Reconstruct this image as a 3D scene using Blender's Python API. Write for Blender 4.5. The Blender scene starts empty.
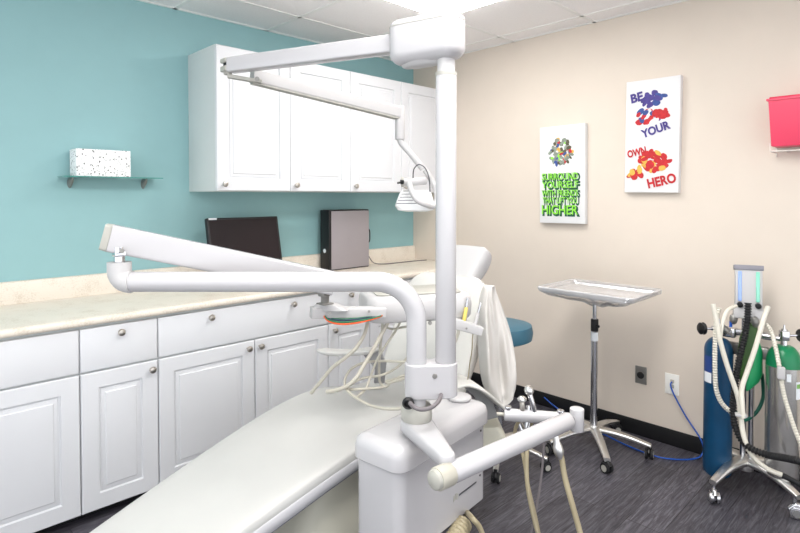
import bpy, bmesh, math, random
from mathutils import Vector, Matrix
random.seed(7)
sc = bpy.context.scene
C = sc.collection
R = math.radians
PI = math.pi

# ------------------------------------------------------------ camera, world, exposure
CAMH, YAW, PITCH, FPX, PY = 1.44, 45.705, 1.2838, 546.57, 208.52
cam = bpy.data.cameras.new('camera'); co = bpy.data.objects.new('camera', cam); C.objects.link(co)
co.location = (0, 0, CAMH); co.rotation_euler = (R(90 - PITCH), 0, R(YAW - 90))
cam.sensor_width = 36; cam.lens = FPX / 800 * 36; cam.shift_y = -(266.5 - PY) / 800
cam.clip_start = 0.02; cam.clip_end = 50
sc.camera = co
w = bpy.data.worlds.new('world'); sc.world = w; w.use_nodes = True
w.node_tree.nodes['Background'].inputs[0].default_value = (0.93, 0.96, 1.0, 1)
w.node_tree.nodes['Background'].inputs[1].default_value = 1.12
sc.view_settings.view_transform = 'Standard'; sc.view_settings.look = 'None'
sc.view_settings.exposure = 0.9; sc.view_settings.gamma = 1
LAMP = 10.6      # ceiling troffer diffuser strength

_a, _b = R(YAW), R(PITCH)
FW = Vector((math.cos(_a) * math.cos(_b), math.sin(_a) * math.cos(_b), -math.sin(_b)))
RT = Vector((math.sin(_a), -math.cos(_a), 0)); UP = RT.cross(FW)
def W(x, y, D):      # survey helper: a bearing measured on the photo plus a distance -> a point in the room
    return Vector((0, 0, CAMH)) + (FW + RT * ((x - 400) / FPX) - UP * ((y - PY) / FPX)) * D

# ------------------------------------------------------------ materials
def mat(name, col, rough=0.5, metal=0.0, spec=0.5, coat=0.0, emis=None, es=0, bump=0, bscale=50, var=0, vscale=8, trans=0, ior=1.45, alpha=1, sheen=0, sss=0):
    m = bpy.data.materials.new(name); m.use_nodes = True
    nt = m.node_tree; b = nt.nodes['Principled BSDF']
    b.inputs['Base Color'].default_value = (*col, 1); b.inputs['Roughness'].default_value = rough
    b.inputs['Metallic'].default_value = metal; b.inputs['Specular IOR Level'].default_value = spec
    b.inputs['Coat Weight'].default_value = coat; b.inputs['Transmission Weight'].default_value = trans
    b.inputs['IOR'].default_value = ior; b.inputs['Alpha'].default_value = alpha
    if emis: b.inputs['Emission Color'].default_value = (*emis, 1); b.inputs['Emission Strength'].default_value = es
    tc = nt.nodes.new('ShaderNodeTexCoord')
    n = nt.nodes.new('ShaderNodeTexNoise'); n.inputs['Scale'].default_value = vscale; n.inputs['Detail'].default_value = 5
    nt.links.new(tc.outputs['Object'], n.inputs['Vector'])
    mx = nt.nodes.new('ShaderNodeMixRGB'); mx.blend_type = 'MULTIPLY'; mx.inputs[0].default_value = 1
    mx.inputs[1].default_value = (*col, 1)
    rp = nt.nodes.new('ShaderNodeMapRange'); v = max(var, 0.015)
    rp.inputs[1].default_value = 0.3; rp.inputs[2].default_value = 0.7; rp.inputs[3].default_value = 1 - v; rp.inputs[4].default_value = 1
    nt.links.new(n.outputs['Fac'], rp.inputs[0]); nt.links.new(rp.outputs[0], mx.inputs[2])
    nt.links.new(mx.outputs[0], b.inputs['Base Color'])
    if bump:
        n2 = nt.nodes.new('ShaderNodeTexNoise'); n2.inputs['Scale'].default_value = bscale; n2.inputs['Detail'].default_value = 6
        bp = nt.nodes.new('ShaderNodeBump'); bp.inputs['Strength'].default_value = bump; bp.inputs['Distance'].default_value = 0.004
        nt.links.new(tc.outputs['Object'], n2.inputs['Vector']); nt.links.new(n2.outputs['Fac'], bp.inputs['Height'])
        nt.links.new(bp.outputs[0], b.inputs['Normal'])
    return m

def S(r, g, b):   # sRGB 0-255 -> linear
    f = lambda c: (c / 255 / 12.92) if c / 255 <= .04045 else ((c / 255 + .055) / 1.055) ** 2.4
    return (f(r), f(g), f(b))

M = {}
M['teal'] = mat('teal wall paint', S(143, 183, 186), .6, bump=.06, bscale=120, var=.03)
M['beige'] = mat('beige wall paint', S(216, 204, 191), .7, bump=.06, bscale=120, var=.02)
M['black_trim'] = mat('black rubber baseboard', S(22, 22, 24), .45)
M['cab'] = mat('white thermofoil cabinet', S(217, 218, 221), .35, spec=.4)
M['cab_side'] = mat('white melamine', S(208, 213, 212), .4)
M['nickel'] = mat('brushed nickel', S(196, 190, 182), .32, metal=1)
M['chrome'] = mat('chrome', S(205, 205, 208), .12, metal=1)
M['alu'] = mat('polished aluminium', S(226, 225, 222), .3, metal=1, var=.1, vscale=20)
M['black'] = mat('black plastic', S(18, 18, 20), .4)
M['screen'] = mat('dark monitor screen', S(36, 30, 32), .25, spec=.35)
M['rubber'] = mat('black rubber', S(26, 26, 28), .6)
M['white'] = mat('white enamel', S(185, 183, 185), .22, spec=.5, coat=.3)
M['white2'] = mat('white plastic', S(188, 186, 186), .4)
M['cream'] = mat('cream plastic', S(178, 174, 162), .45)
M['putty'] = mat('putty grey plastic', S(170, 168, 160), .45)
M['base_cream'] = mat('cream chair base', S(196, 193, 178), .5)
M['vinyl'] = mat('off white vinyl', S(190, 189, 186), .38, bump=.05, bscale=260, var=.03)
M['vinyl_back'] = mat('ivory vinyl', S(206, 204, 199), .42, bump=.08, bscale=200, var=.04)
M['cloth'] = mat('ivory coated cloth', S(206, 202, 197), .5, bump=.15, bscale=90, var=.06)
M['shell'] = mat('grey chair shell', S(186, 185, 188), .4)
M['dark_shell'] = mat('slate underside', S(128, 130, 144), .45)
M['grey_arm'] = mat('grey cast arm', S(146, 146, 146), .4)
M['blue_vinyl'] = mat('teal blue vinyl', S(58, 104, 124), .4, bump=.05, bscale=150, var=.05)
M['hose'] = mat('ivory silicone hose', S(186, 181, 168), .45)
M['hose_w'] = mat('white hose', S(214, 209, 196), .45)
M['hose_tan'] = mat('tan hose', S(158, 147, 120), .45)
M['grey_hose'] = mat('grey cable sleeve', S(110, 104, 106), .5)
M['blue_cable'] = mat('blue network cable', S(28, 84, 178), .4)
M['orange'] = mat('orange wire', S(235, 92, 40), .45)
M['green_w'] = mat('green wire', S(30, 105, 72), .45)
M['navy_w'] = mat('navy wire', S(32, 38, 72), .45)
M['yellow'] = mat('yellow plastic', S(228, 206, 110), .4)
M['tank_blue'] = mat('blue painted steel', S(10, 66, 102), .35, spec=.5, var=.25, vscale=9)
M['tank_green'] = mat('green painted steel', S(14, 122, 78), .3, var=.08)
M['bag_dark'] = mat('olive green rubber', S(60, 96, 40), .45, var=.2, vscale=6)
M['bag_green'] = mat('bright green rubber', S(24, 150, 92), .4, var=.1)
M['green_hose'] = mat('dark green hose', S(10, 96, 78), .4)
M['tank_silver'] = mat('brushed aluminium tank', S(206, 204, 200), .24, metal=.9, var=.12, vscale=12)
M['red'] = mat('red sharps plastic', S(228, 70, 100), .35, var=.03, alpha=1)
M['red_lid'] = mat('red lid plastic', S(214, 40, 76), .4)
M['wire'] = mat('white coated wire', S(222, 216, 208), .35, metal=.3)
M['canvas'] = mat('white canvas', S(222, 221, 221), .7, bump=.1, bscale=400)
M['canvas_edge'] = mat('canvas edge', S(226, 222, 214), .7)
M['lime'] = mat('lime green print', S(142, 220, 70), .7)
M['dgreen'] = mat('dark green print', S(24, 84, 56), .7)
M['pviolet'] = mat('violet print', S(78, 66, 140), .7, var=.25, vscale=60)
M['pred'] = mat('red print', S(200, 42, 48), .7, var=.3, vscale=70)
M['pblue'] = mat('blue print', S(60, 84, 150), .7, var=.3, vscale=50)
M['pgold'] = mat('gold print', S(226, 178, 80), .7, var=.2, vscale=60)
M['pgrey'] = mat('grey green print', S(150, 160, 146), .7, var=.5, vscale=60)
M['pbrown'] = mat('olive brown print', S(96, 92, 72), .7, var=.4, vscale=60)
M['outlet'] = mat('white outlet plate', S(240, 238, 232), .35)
M['steel'] = mat('grey steel plate', S(140, 138, 134), .35, metal=.6)
M['silver_side'] = mat('silver computer side panel', S(160, 154, 158), .42, metal=.25, var=.03)
M['label_white'] = mat('white label', S(232, 236, 240), .5)
M['label_blue'] = mat('blue label', S(40, 66, 130), .5)
M['label_green'] = mat('green label', S(120, 168, 90), .5)
M['tube_blue'] = mat('blue flow tube', S(150, 176, 226), .15, spec=.6)
M['tube_green'] = mat('green flow tube', S(140, 214, 190), .15, spec=.6)
M['fm_cap'] = mat('grey flowmeter cap', S(132, 130, 138), .4)
M['ceil'] = mat('white ceiling tile', S(246, 243, 242), .85, bump=.35, bscale=180, var=.05, vscale=90)
M['tbar'] = mat('white ceiling grid', S(238, 237, 234), .5)
M['lampd'] = mat('lit diffuser', S(250, 250, 250), .5, emis=(1, .985, .96), es=LAMP)
M['reflector'] = mat('pearl reflector', S(238, 238, 238), .25, spec=.6)
M['slot'] = mat('dark slot', S(70, 70, 74), .5)

def film_mat():
    m = bpy.data.materials.new('clear plastic film'); m.use_nodes = True; nt = m.node_tree
    b = nt.nodes['Principled BSDF']; b.inputs['Base Color'].default_value = (.95, .95, .97, 1); b.inputs['Roughness'].default_value = .12
    tr = nt.nodes.new('ShaderNodeBsdfTransparent'); mx = nt.nodes.new('ShaderNodeMixShader'); mx.inputs[0].default_value = .32
    nt.links.new(tr.outputs[0], mx.inputs[1]); nt.links.new(b.outputs[0], mx.inputs[2])
    nt.links.new(mx.outputs[0], nt.nodes['Material Output'].inputs[0])
    return m
M['film'] = film_mat()
def glass_mat():
    m = bpy.data.materials.new('green edged shelf glass'); m.use_nodes = True; nt = m.node_tree
    b = nt.nodes['Principled BSDF']; b.inputs['Base Color'].default_value = (.25, .55, .5, 1); b.inputs['Roughness'].default_value = .03
    tr = nt.nodes.new('ShaderNodeBsdfTransparent'); tr.inputs[0].default_value = (.86, .96, .94, 1)
    mx = nt.nodes.new('ShaderNodeMixShader'); fr = nt.nodes.new('ShaderNodeFresnel'); fr.inputs[0].default_value = 1.5
    nt.links.new(fr.outputs[0], mx.inputs[0]); nt.links.new(tr.outputs[0], mx.inputs[1]); nt.links.new(b.outputs[0], mx.inputs[2])
    nt.links.new(mx.outputs[0], nt.nodes['Material Output'].inputs[0])
    return m
M['glass'] = glass_mat()
M['glass_edge'] = mat('glass edge', S(70, 150, 140), .2)

def counter_mat():
    m = mat('speckled beige laminate', S(226, 213, 190), .32, spec=.4); nt = m.node_tree; b = nt.nodes['Principled BSDF']
    tc = nt.nodes.new('ShaderNodeTexCoord')
    n1 = nt.nodes.new('ShaderNodeTexNoise'); n1.inputs['Scale'].default_value = 14; n1.inputs['Detail'].default_value = 8
    n2 = nt.nodes.new('ShaderNodeTexNoise'); n2.inputs['Scale'].default_value = 130; n2.inputs['Detail'].default_value = 3
    ad = nt.nodes.new('ShaderNodeMath'); ad.operation = 'ADD'
    cr = nt.nodes.new('ShaderNodeValToRGB')
    cr.color_ramp.elements[0].position = .70; cr.color_ramp.elements[0].color = (*S(210, 198, 182), 1)
    cr.color_ramp.elements[1].position = 1.2 / 1.2; cr.color_ramp.elements[1].color = (*S(226, 217, 204), 1)
    nt.links.new(tc.outputs['Object'], n1.inputs['Vector']); nt.links.new(tc.outputs['Object'], n2.inputs['Vector'])
    nt.links.new(n1.outputs['Fac'], ad.inputs[0]); nt.links.new(n2.outputs['Fac'], ad.inputs[1])
    nt.links.new(ad.outputs[0], cr.inputs[0]); nt.links.new(cr.outputs[0], b.inputs['Base Color'])
    return m
M['counter'] = counter_mat()

def floor_mat():
    m = mat('dark grey wood plank vinyl', S(80, 80, 84), .42, spec=.4); nt = m.node_tree; b = nt.nodes['Principled BSDF']
    tc = nt.nodes.new('ShaderNodeTexCoord')
    br = nt.nodes.new('ShaderNodeTexBrick'); br.inputs['Scale'].default_value = 1
    br.inputs['Brick Width'].default_value = 1.2; br.inputs['Row Height'].default_value = .15; br.inputs['Mortar Size'].default_value = .0015
    br.inputs['Color1'].default_value = (.85, .85, .85, 1); br.inputs['Color2'].default_value = (1.25, 1.25, 1.25, 1); br.inputs['Mortar'].default_value = (.3, .3, .3, 1)
    mp = nt.nodes.new('ShaderNodeMapping'); mp.inputs['Scale'].default_value = (3.2, 38, 1)
    n = nt.nodes.new('ShaderNodeTexNoise'); n.inputs['Scale'].default_value = 2.2; n.inputs['Detail'].default_value = 9; n.inputs['Roughness'].default_value = .68; n.inputs['Distortion'].default_value = .9
    cr = nt.nodes.new('ShaderNodeValToRGB'); e = cr.color_ramp.elements
    e[0].position = .3; e[0].color = (*S(42, 40, 46), 1); e[1].position = .72; e[1].color = (*S(108, 106, 113), 1)
    k = e.new(.5); k.color = (*S(73, 71, 78), 1)
    mx = nt.nodes.new('ShaderNodeMixRGB'); mx.blend_type = 'MULTIPLY'; mx.inputs[0].default_value = 1
    nt.links.new(tc.outputs['Object'], br.inputs['Vector']); nt.links.new(tc.outputs['Object'], mp.inputs['Vector'])
    nt.links.new(mp.outputs[0], n.inputs['Vector']); nt.links.new(n.outputs['Fac'], cr.inputs[0])
    nt.links.new(cr.outputs[0], mx.inputs[1]); nt.links.new(br.outputs['Color'], mx.inputs[2]); nt.links.new(mx.outputs[0], b.inputs['Base Color'])
    bp = nt.nodes.new('ShaderNodeBump'); bp.inputs['Strength'].default_value = .15; bp.inputs['Distance'].default_value = .002
    nt.links.new(n.outputs['Fac'], bp.inputs['Height']); nt.links.new(bp.outputs[0], b.inputs['Normal'])
    return m
M['floor'] = floor_mat()

def doodle_mat():
    m = mat('white card with black doodles', S(240, 240, 240), .6); nt = m.node_tree; b = nt.nodes['Principled BSDF']
    tc = nt.nodes.new('ShaderNodeTexCoord')
    def lay(scale, lo, hi, kind):
        n = nt.nodes.new('ShaderNodeTexVoronoi'); n.inputs['Scale'].default_value = scale; n.feature = kind
        nt.links.new(tc.outputs['Object'], n.inputs['Vector'])
        r = nt.nodes.new('ShaderNodeMapRange'); r.inputs[1].default_value = lo; r.inputs[2].default_value = hi
        nt.links.new(n.outputs['Distance'], r.inputs[0]); return r
    a = lay(52, .16, .22, 'F1'); n3 = nt.nodes.new('ShaderNodeTexNoise'); n3.inputs['Scale'].default_value = 34; n3.inputs['Detail'].default_value = 1
    nt.links.new(tc.outputs['Object'], n3.inputs['Vector'])
    ab = nt.nodes.new('ShaderNodeMath'); ab.operation = 'SUBTRACT'; ab.inputs[1].default_value = .5; nt.links.new(n3.outputs['Fac'], ab.inputs[0])
    ab2 = nt.nodes.new('ShaderNodeMath'); ab2.operation = 'ABSOLUTE'; nt.links.new(ab.outputs[0], ab2.inputs[0])
    rr = nt.nodes.new('ShaderNodeMapRange'); rr.inputs[1].default_value = .006; rr.inputs[2].default_value = .014; rr.inputs[3].default_value = .2
    nt.links.new(ab2.outputs[0], rr.inputs[0])
    mu = nt.nodes.new('ShaderNodeMath'); mu.operation = 'MULTIPLY'; nt.links.new(a.outputs[0], mu.inputs[0]); nt.links.new(rr.outputs[0], mu.inputs[1])
    mx = nt.nodes.new('ShaderNodeMixRGB'); mx.inputs[1].default_value = (.03, .03, .035, 1); mx.inputs[2].default_value = (*S(243, 243, 243), 1)
    nt.links.new(mu.outputs[0], mx.inputs[0]); nt.links.new(mx.outputs[0], b.inputs['Base Color'])
    return m
M['doodle'] = doodle_mat()

# ------------------------------------------------------------ mesh helpers
def V(p): return p if isinstance(p, Vector) else Vector(p)
class MB:
    def __init__(s): s.bm = bmesh.new()
    def _merge(s, t, mx=None):
        if mx is not None: t.transform(mx)
        me = bpy.data.meshes.new('t'); t.to_mesh(me); s.bm.from_mesh(me); bpy.data.meshes.remove(me); t.free(); return s
    def box(s, c, size, bev=0, rot=None, seg=3):
        t = bmesh.new(); bmesh.ops.create_cube(t, size=1)
        bmesh.ops.scale(t, vec=size, verts=t.verts)
        if bev: bmesh.ops.bevel(t, geom=list(t.edges), offset=bev, segments=seg, affect='EDGES', profile=.5)
        mx = Matrix.Translation(V(c)) @ (rot if rot is not None else Matrix.Identity(4))
        return s._merge(t, mx)
    def lo_hi(s, lo, hi, bev=0, seg=3):
        lo, hi = V(lo), V(hi); return s.box((lo + hi) / 2, tuple(hi - lo), bev, seg=seg)
    def cyl(s, p0, p1, r0, r1=None, n=28, bev=0):
        p0, p1 = V(p0), V(p1); r1 = r0 if r1 is None else r1; L = (p1 - p0).length
        prof = [(0, 0), (r0, 0), (r1, L), (0, L)]
        if bev:
            prof = [(0, 0), (r0 - bev, 0), (r0 - bev * .3, bev * .3), (r0, bev), (r1, L - bev), (r1 - bev * .3, L - bev * .3), (r1 - bev, L), (0, L)]
        return s.lathe(prof, p0, p1 - p0, n)
    def lathe(s, prof, o=(0, 0, 0), axis=(0, 0, 1), n=28):
        t = bmesh.new(); rings = []
        for r, z in prof:
            if r < 1e-6: rings.append([t.verts.new((0, 0, z))])
            else: rings.append([t.verts.new((r * math.cos(2 * PI * i / n), r * math.sin(2 * PI * i / n), z)) for i in range(n)])
        for a, b in zip(rings, rings[1:]):
            for i in range(n):
                j = (i + 1) % n
                if len(a) == 1 and len(b) == 1: continue
                if len(a) == 1: t.faces.new((a[0], b[j], b[i]))
                elif len(b) == 1: t.faces.new((a[i], a[j], b[0]))
                else: t.faces.new((a[i], a[j], b[j], b[i]))
        q = V(axis).normalized().to_track_quat('Z', 'Y').to_matrix().to_4x4()
        return s._merge(t, Matrix.Translation(V(o)) @ q)
    def loft(s, rings, cap=True, closed=True):
        t = bmesh.new(); vr = [[t.verts.new(p) for p in r] for r in rings]; n = len(rings[0])
        for a, b in zip(vr, vr[1:]):
            for i in range(n if closed else n - 1):
                j = (i + 1) % n
                try: t.faces.new((a[i], a[j], b[j], b[i]))
                except ValueError: pass
        if cap:
            for r in (vr[0][::-1], vr[-1]):
                try: t.faces.new(r)
                except ValueError: pass
        bmesh.ops.recalc_face_normals(t, faces=t.faces)
        return s._merge(t)
    def tube(s, pts, r, n=12, smooth=6, corr=0, pitch=.008):
        P = [V(p) for p in pts]
        if smooth > 1 and len(P) > 2: P = catmull(P, smooth)
        if corr:
            Q = [P[0]]; L = 0
            seg = [(P[i + 1] - P[i]).length for i in range(len(P) - 1)]; T = sum(seg); k = max(4, int(T / (pitch / 4)))
            Q = [along(P, seg, T * i / k) for i in range(k + 1)]; P = Q
        m = len(P); tan = [(P[min(i + 1, m - 1)] - P[max(i - 1, 0)]).normalized() for i in range(m)]
        nrm = tan[0].orthogonal().normalized(); rings = []
        for i in range(m):
            nrm = (nrm - tan[i] * nrm.dot(tan[i])).normalized(); bn = tan[i].cross(nrm)
            rr = r(i / (m - 1)) if callable(r) else r
            if corr: rr = rr * (1 + corr * (1 if (i % 4) in (0, 1) else -1))
            rings.append([P[i] + (nrm * math.cos(2 * PI * k / n) + bn * math.sin(2 * PI * k / n)) * rr for k in range(n)])
        return s.loft(rings)
    def prism(s, poly, p0, axis, ex, ey, bev=0):
        """2-D polygon in the (ex, ey) plane at p0, extruded by vector axis"""
        ex, ey, axis, p0 = V(ex), V(ey), V(axis), V(p0)
        t = bmesh.new(); a = [t.verts.new(p0 + ex * x + ey * y) for x, y in poly]; b = [t.verts.new(p0 + ex * x + ey * y + axis) for x, y in poly]
        n = len(poly); t.faces.new(a[::-1]); t.faces.new(b)
        for i in range(n): t.faces.new((a[i], a[(i + 1) % n], b[(i + 1) % n], b[i]))
        bmesh.ops.recalc_face_normals(t, faces=t.faces)
        if bev: bmesh.ops.bevel(t, geom=list(t.edges), offset=bev, segments=3, affect='EDGES', profile=.5)
        return s._merge(t)
    def sphere(s, c, r, sc3=(1, 1, 1), rot=None):
        t = bmesh.new(); bmesh.ops.create_uvsphere(t, u_segments=24, v_segments=14, radius=r)
        bmesh.ops.scale(t, vec=sc3, verts=t.verts)
        return s._merge(t, Matrix.Translation(V(c)) @ (rot if rot is not None else Matrix.Identity(4)))

def catmull(P, k):
    out = []
    for i in range(len(P) - 1):
        p0, p1, p2, p3 = P[max(i - 1, 0)], P[i], P[i + 1], P[min(i + 2, len(P) - 1)]
        for j in range(k):
            t = j / k
            out.append(.5 * ((2 * p1) + (p2 - p0) * t + (2 * p0 - 5 * p1 + 4 * p2 - p3) * t * t + (3 * p1 - p0 - 3 * p2 + p3) * t ** 3))
    out.append(P[-1]); return out
def along(P, seg, d):
    for i, L in enumerate(seg):
        if d <= L or i == len(seg) - 1: return P[i].lerp(P[i + 1], min(1, d / max(L, 1e-9)))
        d -= L

WM = {}
def part(name, mb, m, parent=None, local=False, ang=40, loc=None):
    me = bpy.data.meshes.new(name); mb.bm.normal_update(); mb.bm.to_mesh(me); mb.bm.free()
    for p in me.polygons: p.use_smooth = True
    me.set_sharp_from_angle(angle=R(ang))
    me.materials.append(M[m] if isinstance(m, str) else m)
    o = bpy.data.objects.new(name, me); C.objects.link(o)
    if parent is not None:
        o.parent = parent; WM[o] = WM[parent]
        if not local: me.transform(WM[parent].inverted())
    else:
        if loc is None:
            vs = [v.co for v in me.vertices]
            loc = Vector(((min(v.x for v in vs) + max(v.x for v in vs)) / 2, (min(v.y for v in vs) + max(v.y for v in vs)) / 2, min(v.z for v in vs)))
        T = Matrix.Translation(V(loc)); me.transform(T.inverted()); o.location = V(loc); WM[o] = T
    return o
def tag(o, label, cat, group=None):
    o['label'] = label; o['category'] = cat
    if group: o['group'] = group
    return o
def thing(name, label, cat, loc, rz=0, group=None):
    o = bpy.data.objects.new(name, None); C.objects.link(o); o.location = V(loc); o.rotation_euler = (0, 0, rz)
    o.empty_display_size = .05
    WM[o] = Matrix.Translation(V(loc)) @ Matrix.Rotation(rz, 4, 'Z')
    return tag(o, label, cat, group)
def struct(name, mb, m, parent=None, ang=40):
    o = part(name, mb, m, parent, ang=ang)
    if parent is None: o['kind'] = 'structure'
    return o
def copy_tree(o, parent=None):
    c = o.copy(); C.objects.link(c)
    if parent is not None: c.parent = parent
    for ch in [x for x in bpy.data.objects if x.parent is o]: copy_tree(ch, c)
    return c
def text_mb(s, size, origin, ex, ez, normal, depth=.0015, align='CENTER', bold=.0, sx=1):
    cu = bpy.data.curves.new('t', 'FONT'); cu.body = s; cu.size = size; cu.align_x = align; cu.align_y = 'CENTER'; cu.extrude = depth / 2; cu.offset = bold
    cu.resolution_u = 3
    ob = bpy.data.objects.new('t', cu); C.objects.link(ob)
    me = bpy.data.meshes.new_from_object(ob)
    bpy.data.objects.remove(ob); bpy.data.curves.remove(cu)
    ex, ez, nn = V(ex), V(ez), V(normal)
    mx = Matrix(((ex.x * sx, ez.x, nn.x, 0), (ex.y * sx, ez.y, nn.y, 0), (ex.z * sx, ez.z, nn.z, 0), (0, 0, 0, 1)))
    me.transform(Matrix.Translation(V(origin)) @ mx)
    mb = MB(); mb.bm.from_mesh(me); bpy.data.meshes.remove(me); return mb
def join(mb, other):
    me = bpy.data.meshes.new('t'); other.bm.to_mesh(me); other.bm.free(); mb.bm.from_mesh(me); bpy.data.meshes.remove(me); return mb

# ------------------------------------------------------------ room shell
YT, XB, HC = 3.237, 3.315, 2.54
X0, Y0 = -2.2, -2.2
struct('floor', MB().lo_hi((X0, Y0, -.08), (XB + .1, YT + .1, 0)), 'floor')
struct('wall_left', MB().lo_hi((X0, YT, 0), (XB + .1, YT + .1, HC + .1)), 'teal')
struct('wall_right', MB().lo_hi((XB, Y0, 0), (XB + .1, YT - .0005, HC + .1)), 'beige')
struct('ceiling', MB().lo_hi((X0, Y0, HC), (XB, YT, HC + .06)), 'ceil')
struct('baseboard_right', MB().box((XB - .0055, (Y0 + YT) / 2, .046), (.011, YT - Y0, .092), .003), 'black_trim')
g = MB()
XG = [2.53 - .61 * k for k in range(-1, 8)]; YG = [2.24 + .61 * k for k in range(1, -8, -1)]
for x in XG:
    if X0 < x < XB: g.lo_hi((x - .012, Y0, HC - .004), (x + .012, YT, HC + .001))
for y in YG:
    if Y0 < y < YT: g.lo_hi((X0, y - .012, HC - .004), (XB, y + .012, HC + .001))
g.lo_hi((X0, YT - .022, HC - .004), (XB, YT, HC + .001)); g.lo_hi((XB - .022, Y0, HC - .004), (XB, YT, HC + .001))
struct('trim_1', g, 'tbar')

def troffer(x0, y0, x1, y1, label):
    t = thing('ceiling_light', label, 'ceiling light', ((x0 + x1) / 2, (y0 + y1) / 2, HC - .012), group='recessed ceiling lights')
    f = MB()
    for a, b in (((x0, y0), (x1, y0 + .03)), ((x0, y1 - .03), (x1, y1)), ((x0, y0), (x0 + .03, y1)), ((x1 - .03, y0), (x1, y1))):
        f.lo_hi((a[0], a[1], HC - .012), (b[0], b[1], HC - .001), .002)
    part('frame', f, 'tbar', t)
    part('diffuser', MB().lo_hi((x0 + .028, y0 + .028, HC - .030), (x1 - .028, y1 - .028, HC - .003), .008), 'lampd', t)
troffer(1.92, 1.63, 2.53, 2.24, 'lit white ceiling light panel above the swivel arm box')
troffer(.7, .41, 1.92, 1.02, 'lit ceiling light panel straight above the camera side of the dental chair')
troffer(-1.13, .41, .09, 1.02, 'added unseen ceiling light panel brightening the left side, farthest from both walls')  # added panel out of view, puts more light on left wall and cabinets

# ------------------------------------------------------------ base cabinets
YF = 2.648
def rect_ring(x0, x1, z0, z1, ins, y): return [(x0 + ins, y, z0 + ins), (x1 - ins, y, z0 + ins), (x1 - ins, y, z1 - ins), (x0 + ins, y, z1 - ins)]
def door_mb(x0, x1, z0, z1, yf, th=.019, fr=.070):
    prof = [(0, yf + th), (0, yf + .004), (.004, yf), (fr, yf), (fr + .004, yf + .009), (fr + .010, yf + .010), (fr + .012, yf + .0065), (fr + .026, yf + .005), (fr + .030, yf + .0005), (fr + .034, yf + .0002)]
    mb = MB(); mb.loft([rect_ring(x0, x1, z0, z1, i, y) for i, y in prof]); return mb
def slab_mb(x0, x1, z0, z1, yf, th=.019):
    mb = MB(); mb.loft([rect_ring(x0, x1, z0, z1, i, y) for i, y in ((0, yf + th), (0, yf + .005), (.002, yf + .0015), (.006, yf))]); return mb
def knob(x, z, yf, parent):
    k_ = (yf - .024) / yf; x = x * k_; z = CAMH - (CAMH - z) * k_
    part('knob', MB().lathe([(0, 0), (.007, 0), (.0055, .008), (.006, .014), (.0145, .019), (.0165, .025), (.014, .031), (.006, .0345), (0, .035)], (x, yf, z), (0, -1, 0), 20), 'nickel', parent)
def base_cab(x0, x1, label, doors, drawer_knobs):
    t = thing('base_cabinet', label, 'cabinet', ((x0 + x1) / 2, (YF + YT) / 2, 0), group='white base cabinets under the counter')
    e = .0005
    part('carcass', MB().lo_hi((x0 + e, YF + .0195, .045), (x1 - e, YT - .002, .8755)), 'cab_side', t)
    part('toe_kick', MB().lo_hi((x0 + e, YF + .075, 0), (x1 - e, YF + .087, .045)), 'black_trim', t)
    d = part('drawer', slab_mb(x0 + .0025, x1 - .0025, .672, .862, YF), 'cab', t)
    for k in drawer_knobs: knob(k, .822 - .0, YF, d)
    for a, b, kx in doors:
        d = part('door', door_mb(a + .0025, b - .0025, .05, .664, YF), 'cab', t)
        if kx: knob(kx, .62, YF, d)
base_cab(-.30, .649, 'white base cabinet at the left edge, drawer and door without a visible knob', [(-.30, .174, .13), (.174, .649, None)], [.17])
base_cab(.649, .98, 'narrow white base cabinet with one drawer over one door, left of the wide cabinet', [(.649, .98, .955)], [.82])
base_cab(.98, 1.981, 'wide white base cabinet with two drawer knobs and a pair of doors', [(.98, 1.49, 1.459), (1.49, 1.981, 1.531)], [1.248, 1.742])
base_cab(1.981, 2.313, 'narrow white base cabinet behind the white coiled hoses', [(1.981, 2.313, 2.038)], [2.164])
base_cab(2.313, 3.312, 'white base cabinet in the corner, mostly hidden behind the dental chair', [(2.313, 2.81, 2.78), (2.81, 3.312, 2.86)], [2.81])
# countertop
ct = thing('countertop', 'long beige speckled laminate countertop with backsplash along the teal wall', 'countertop', (1.5, 2.9, .876))
def xs_loft(prof, xa, xb):
    return MB().loft([[(xa, y, z) for y, z in prof], [(xb, y, z) for y, z in prof]])
pr = [(YT - .001, .8765), (2.642, .8765), (2.630, .880), (2.625, .888), (2.625, .902), (2.630, .910), (2.641, .9135), (YT - .001, .9135)]
part('worktop', xs_loft(pr, -.30, XB - .001), 'counter', ct, ang=50)
pr = [(YT - .001, .9135), (YT - .021, .9135), (YT - .021, 1.016), (YT - .017, 1.022), (YT - .008, 1.024), (YT - .001, 1.024)]
part('backsplash', xs_loft(pr, -.30, XB - .001), 'counter', ct, ang=50)

# ------------------------------------------------------------ wall cabinets
def wall_cab(x0, x1, doors, label):
    yf = 2.871
    t = thing('wall_cabinet', label, 'cabinet', ((x0 + x1) / 2, 3.06, 1.468), group='white wall cabinets')
    part('carcass', MB().lo_hi((x0 + .0003, yf + .0195, 1.468), (x1 - .0003, YT - .001, 2.281), .001), 'cab_side', t)
    for a, b, k in doors:
        d = part('door', door_mb(a + .0015, b - .0015, 1.471, 2.279, yf), 'cab', t)
        knob(k, 1.509, yf, d)
wall_cab(1.387, 2.336, [(1.387, 1.864, 1.438), (1.864, 2.336, 1.913)], 'white two-door wall cabinet with its open side panel facing the shelf')
wall_cab(2.336, 3.312, [(2.336, 2.817, 2.392), (2.817, 3.312, 2.87)], 'white two-door wall cabinet nearest the beige wall')

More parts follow.
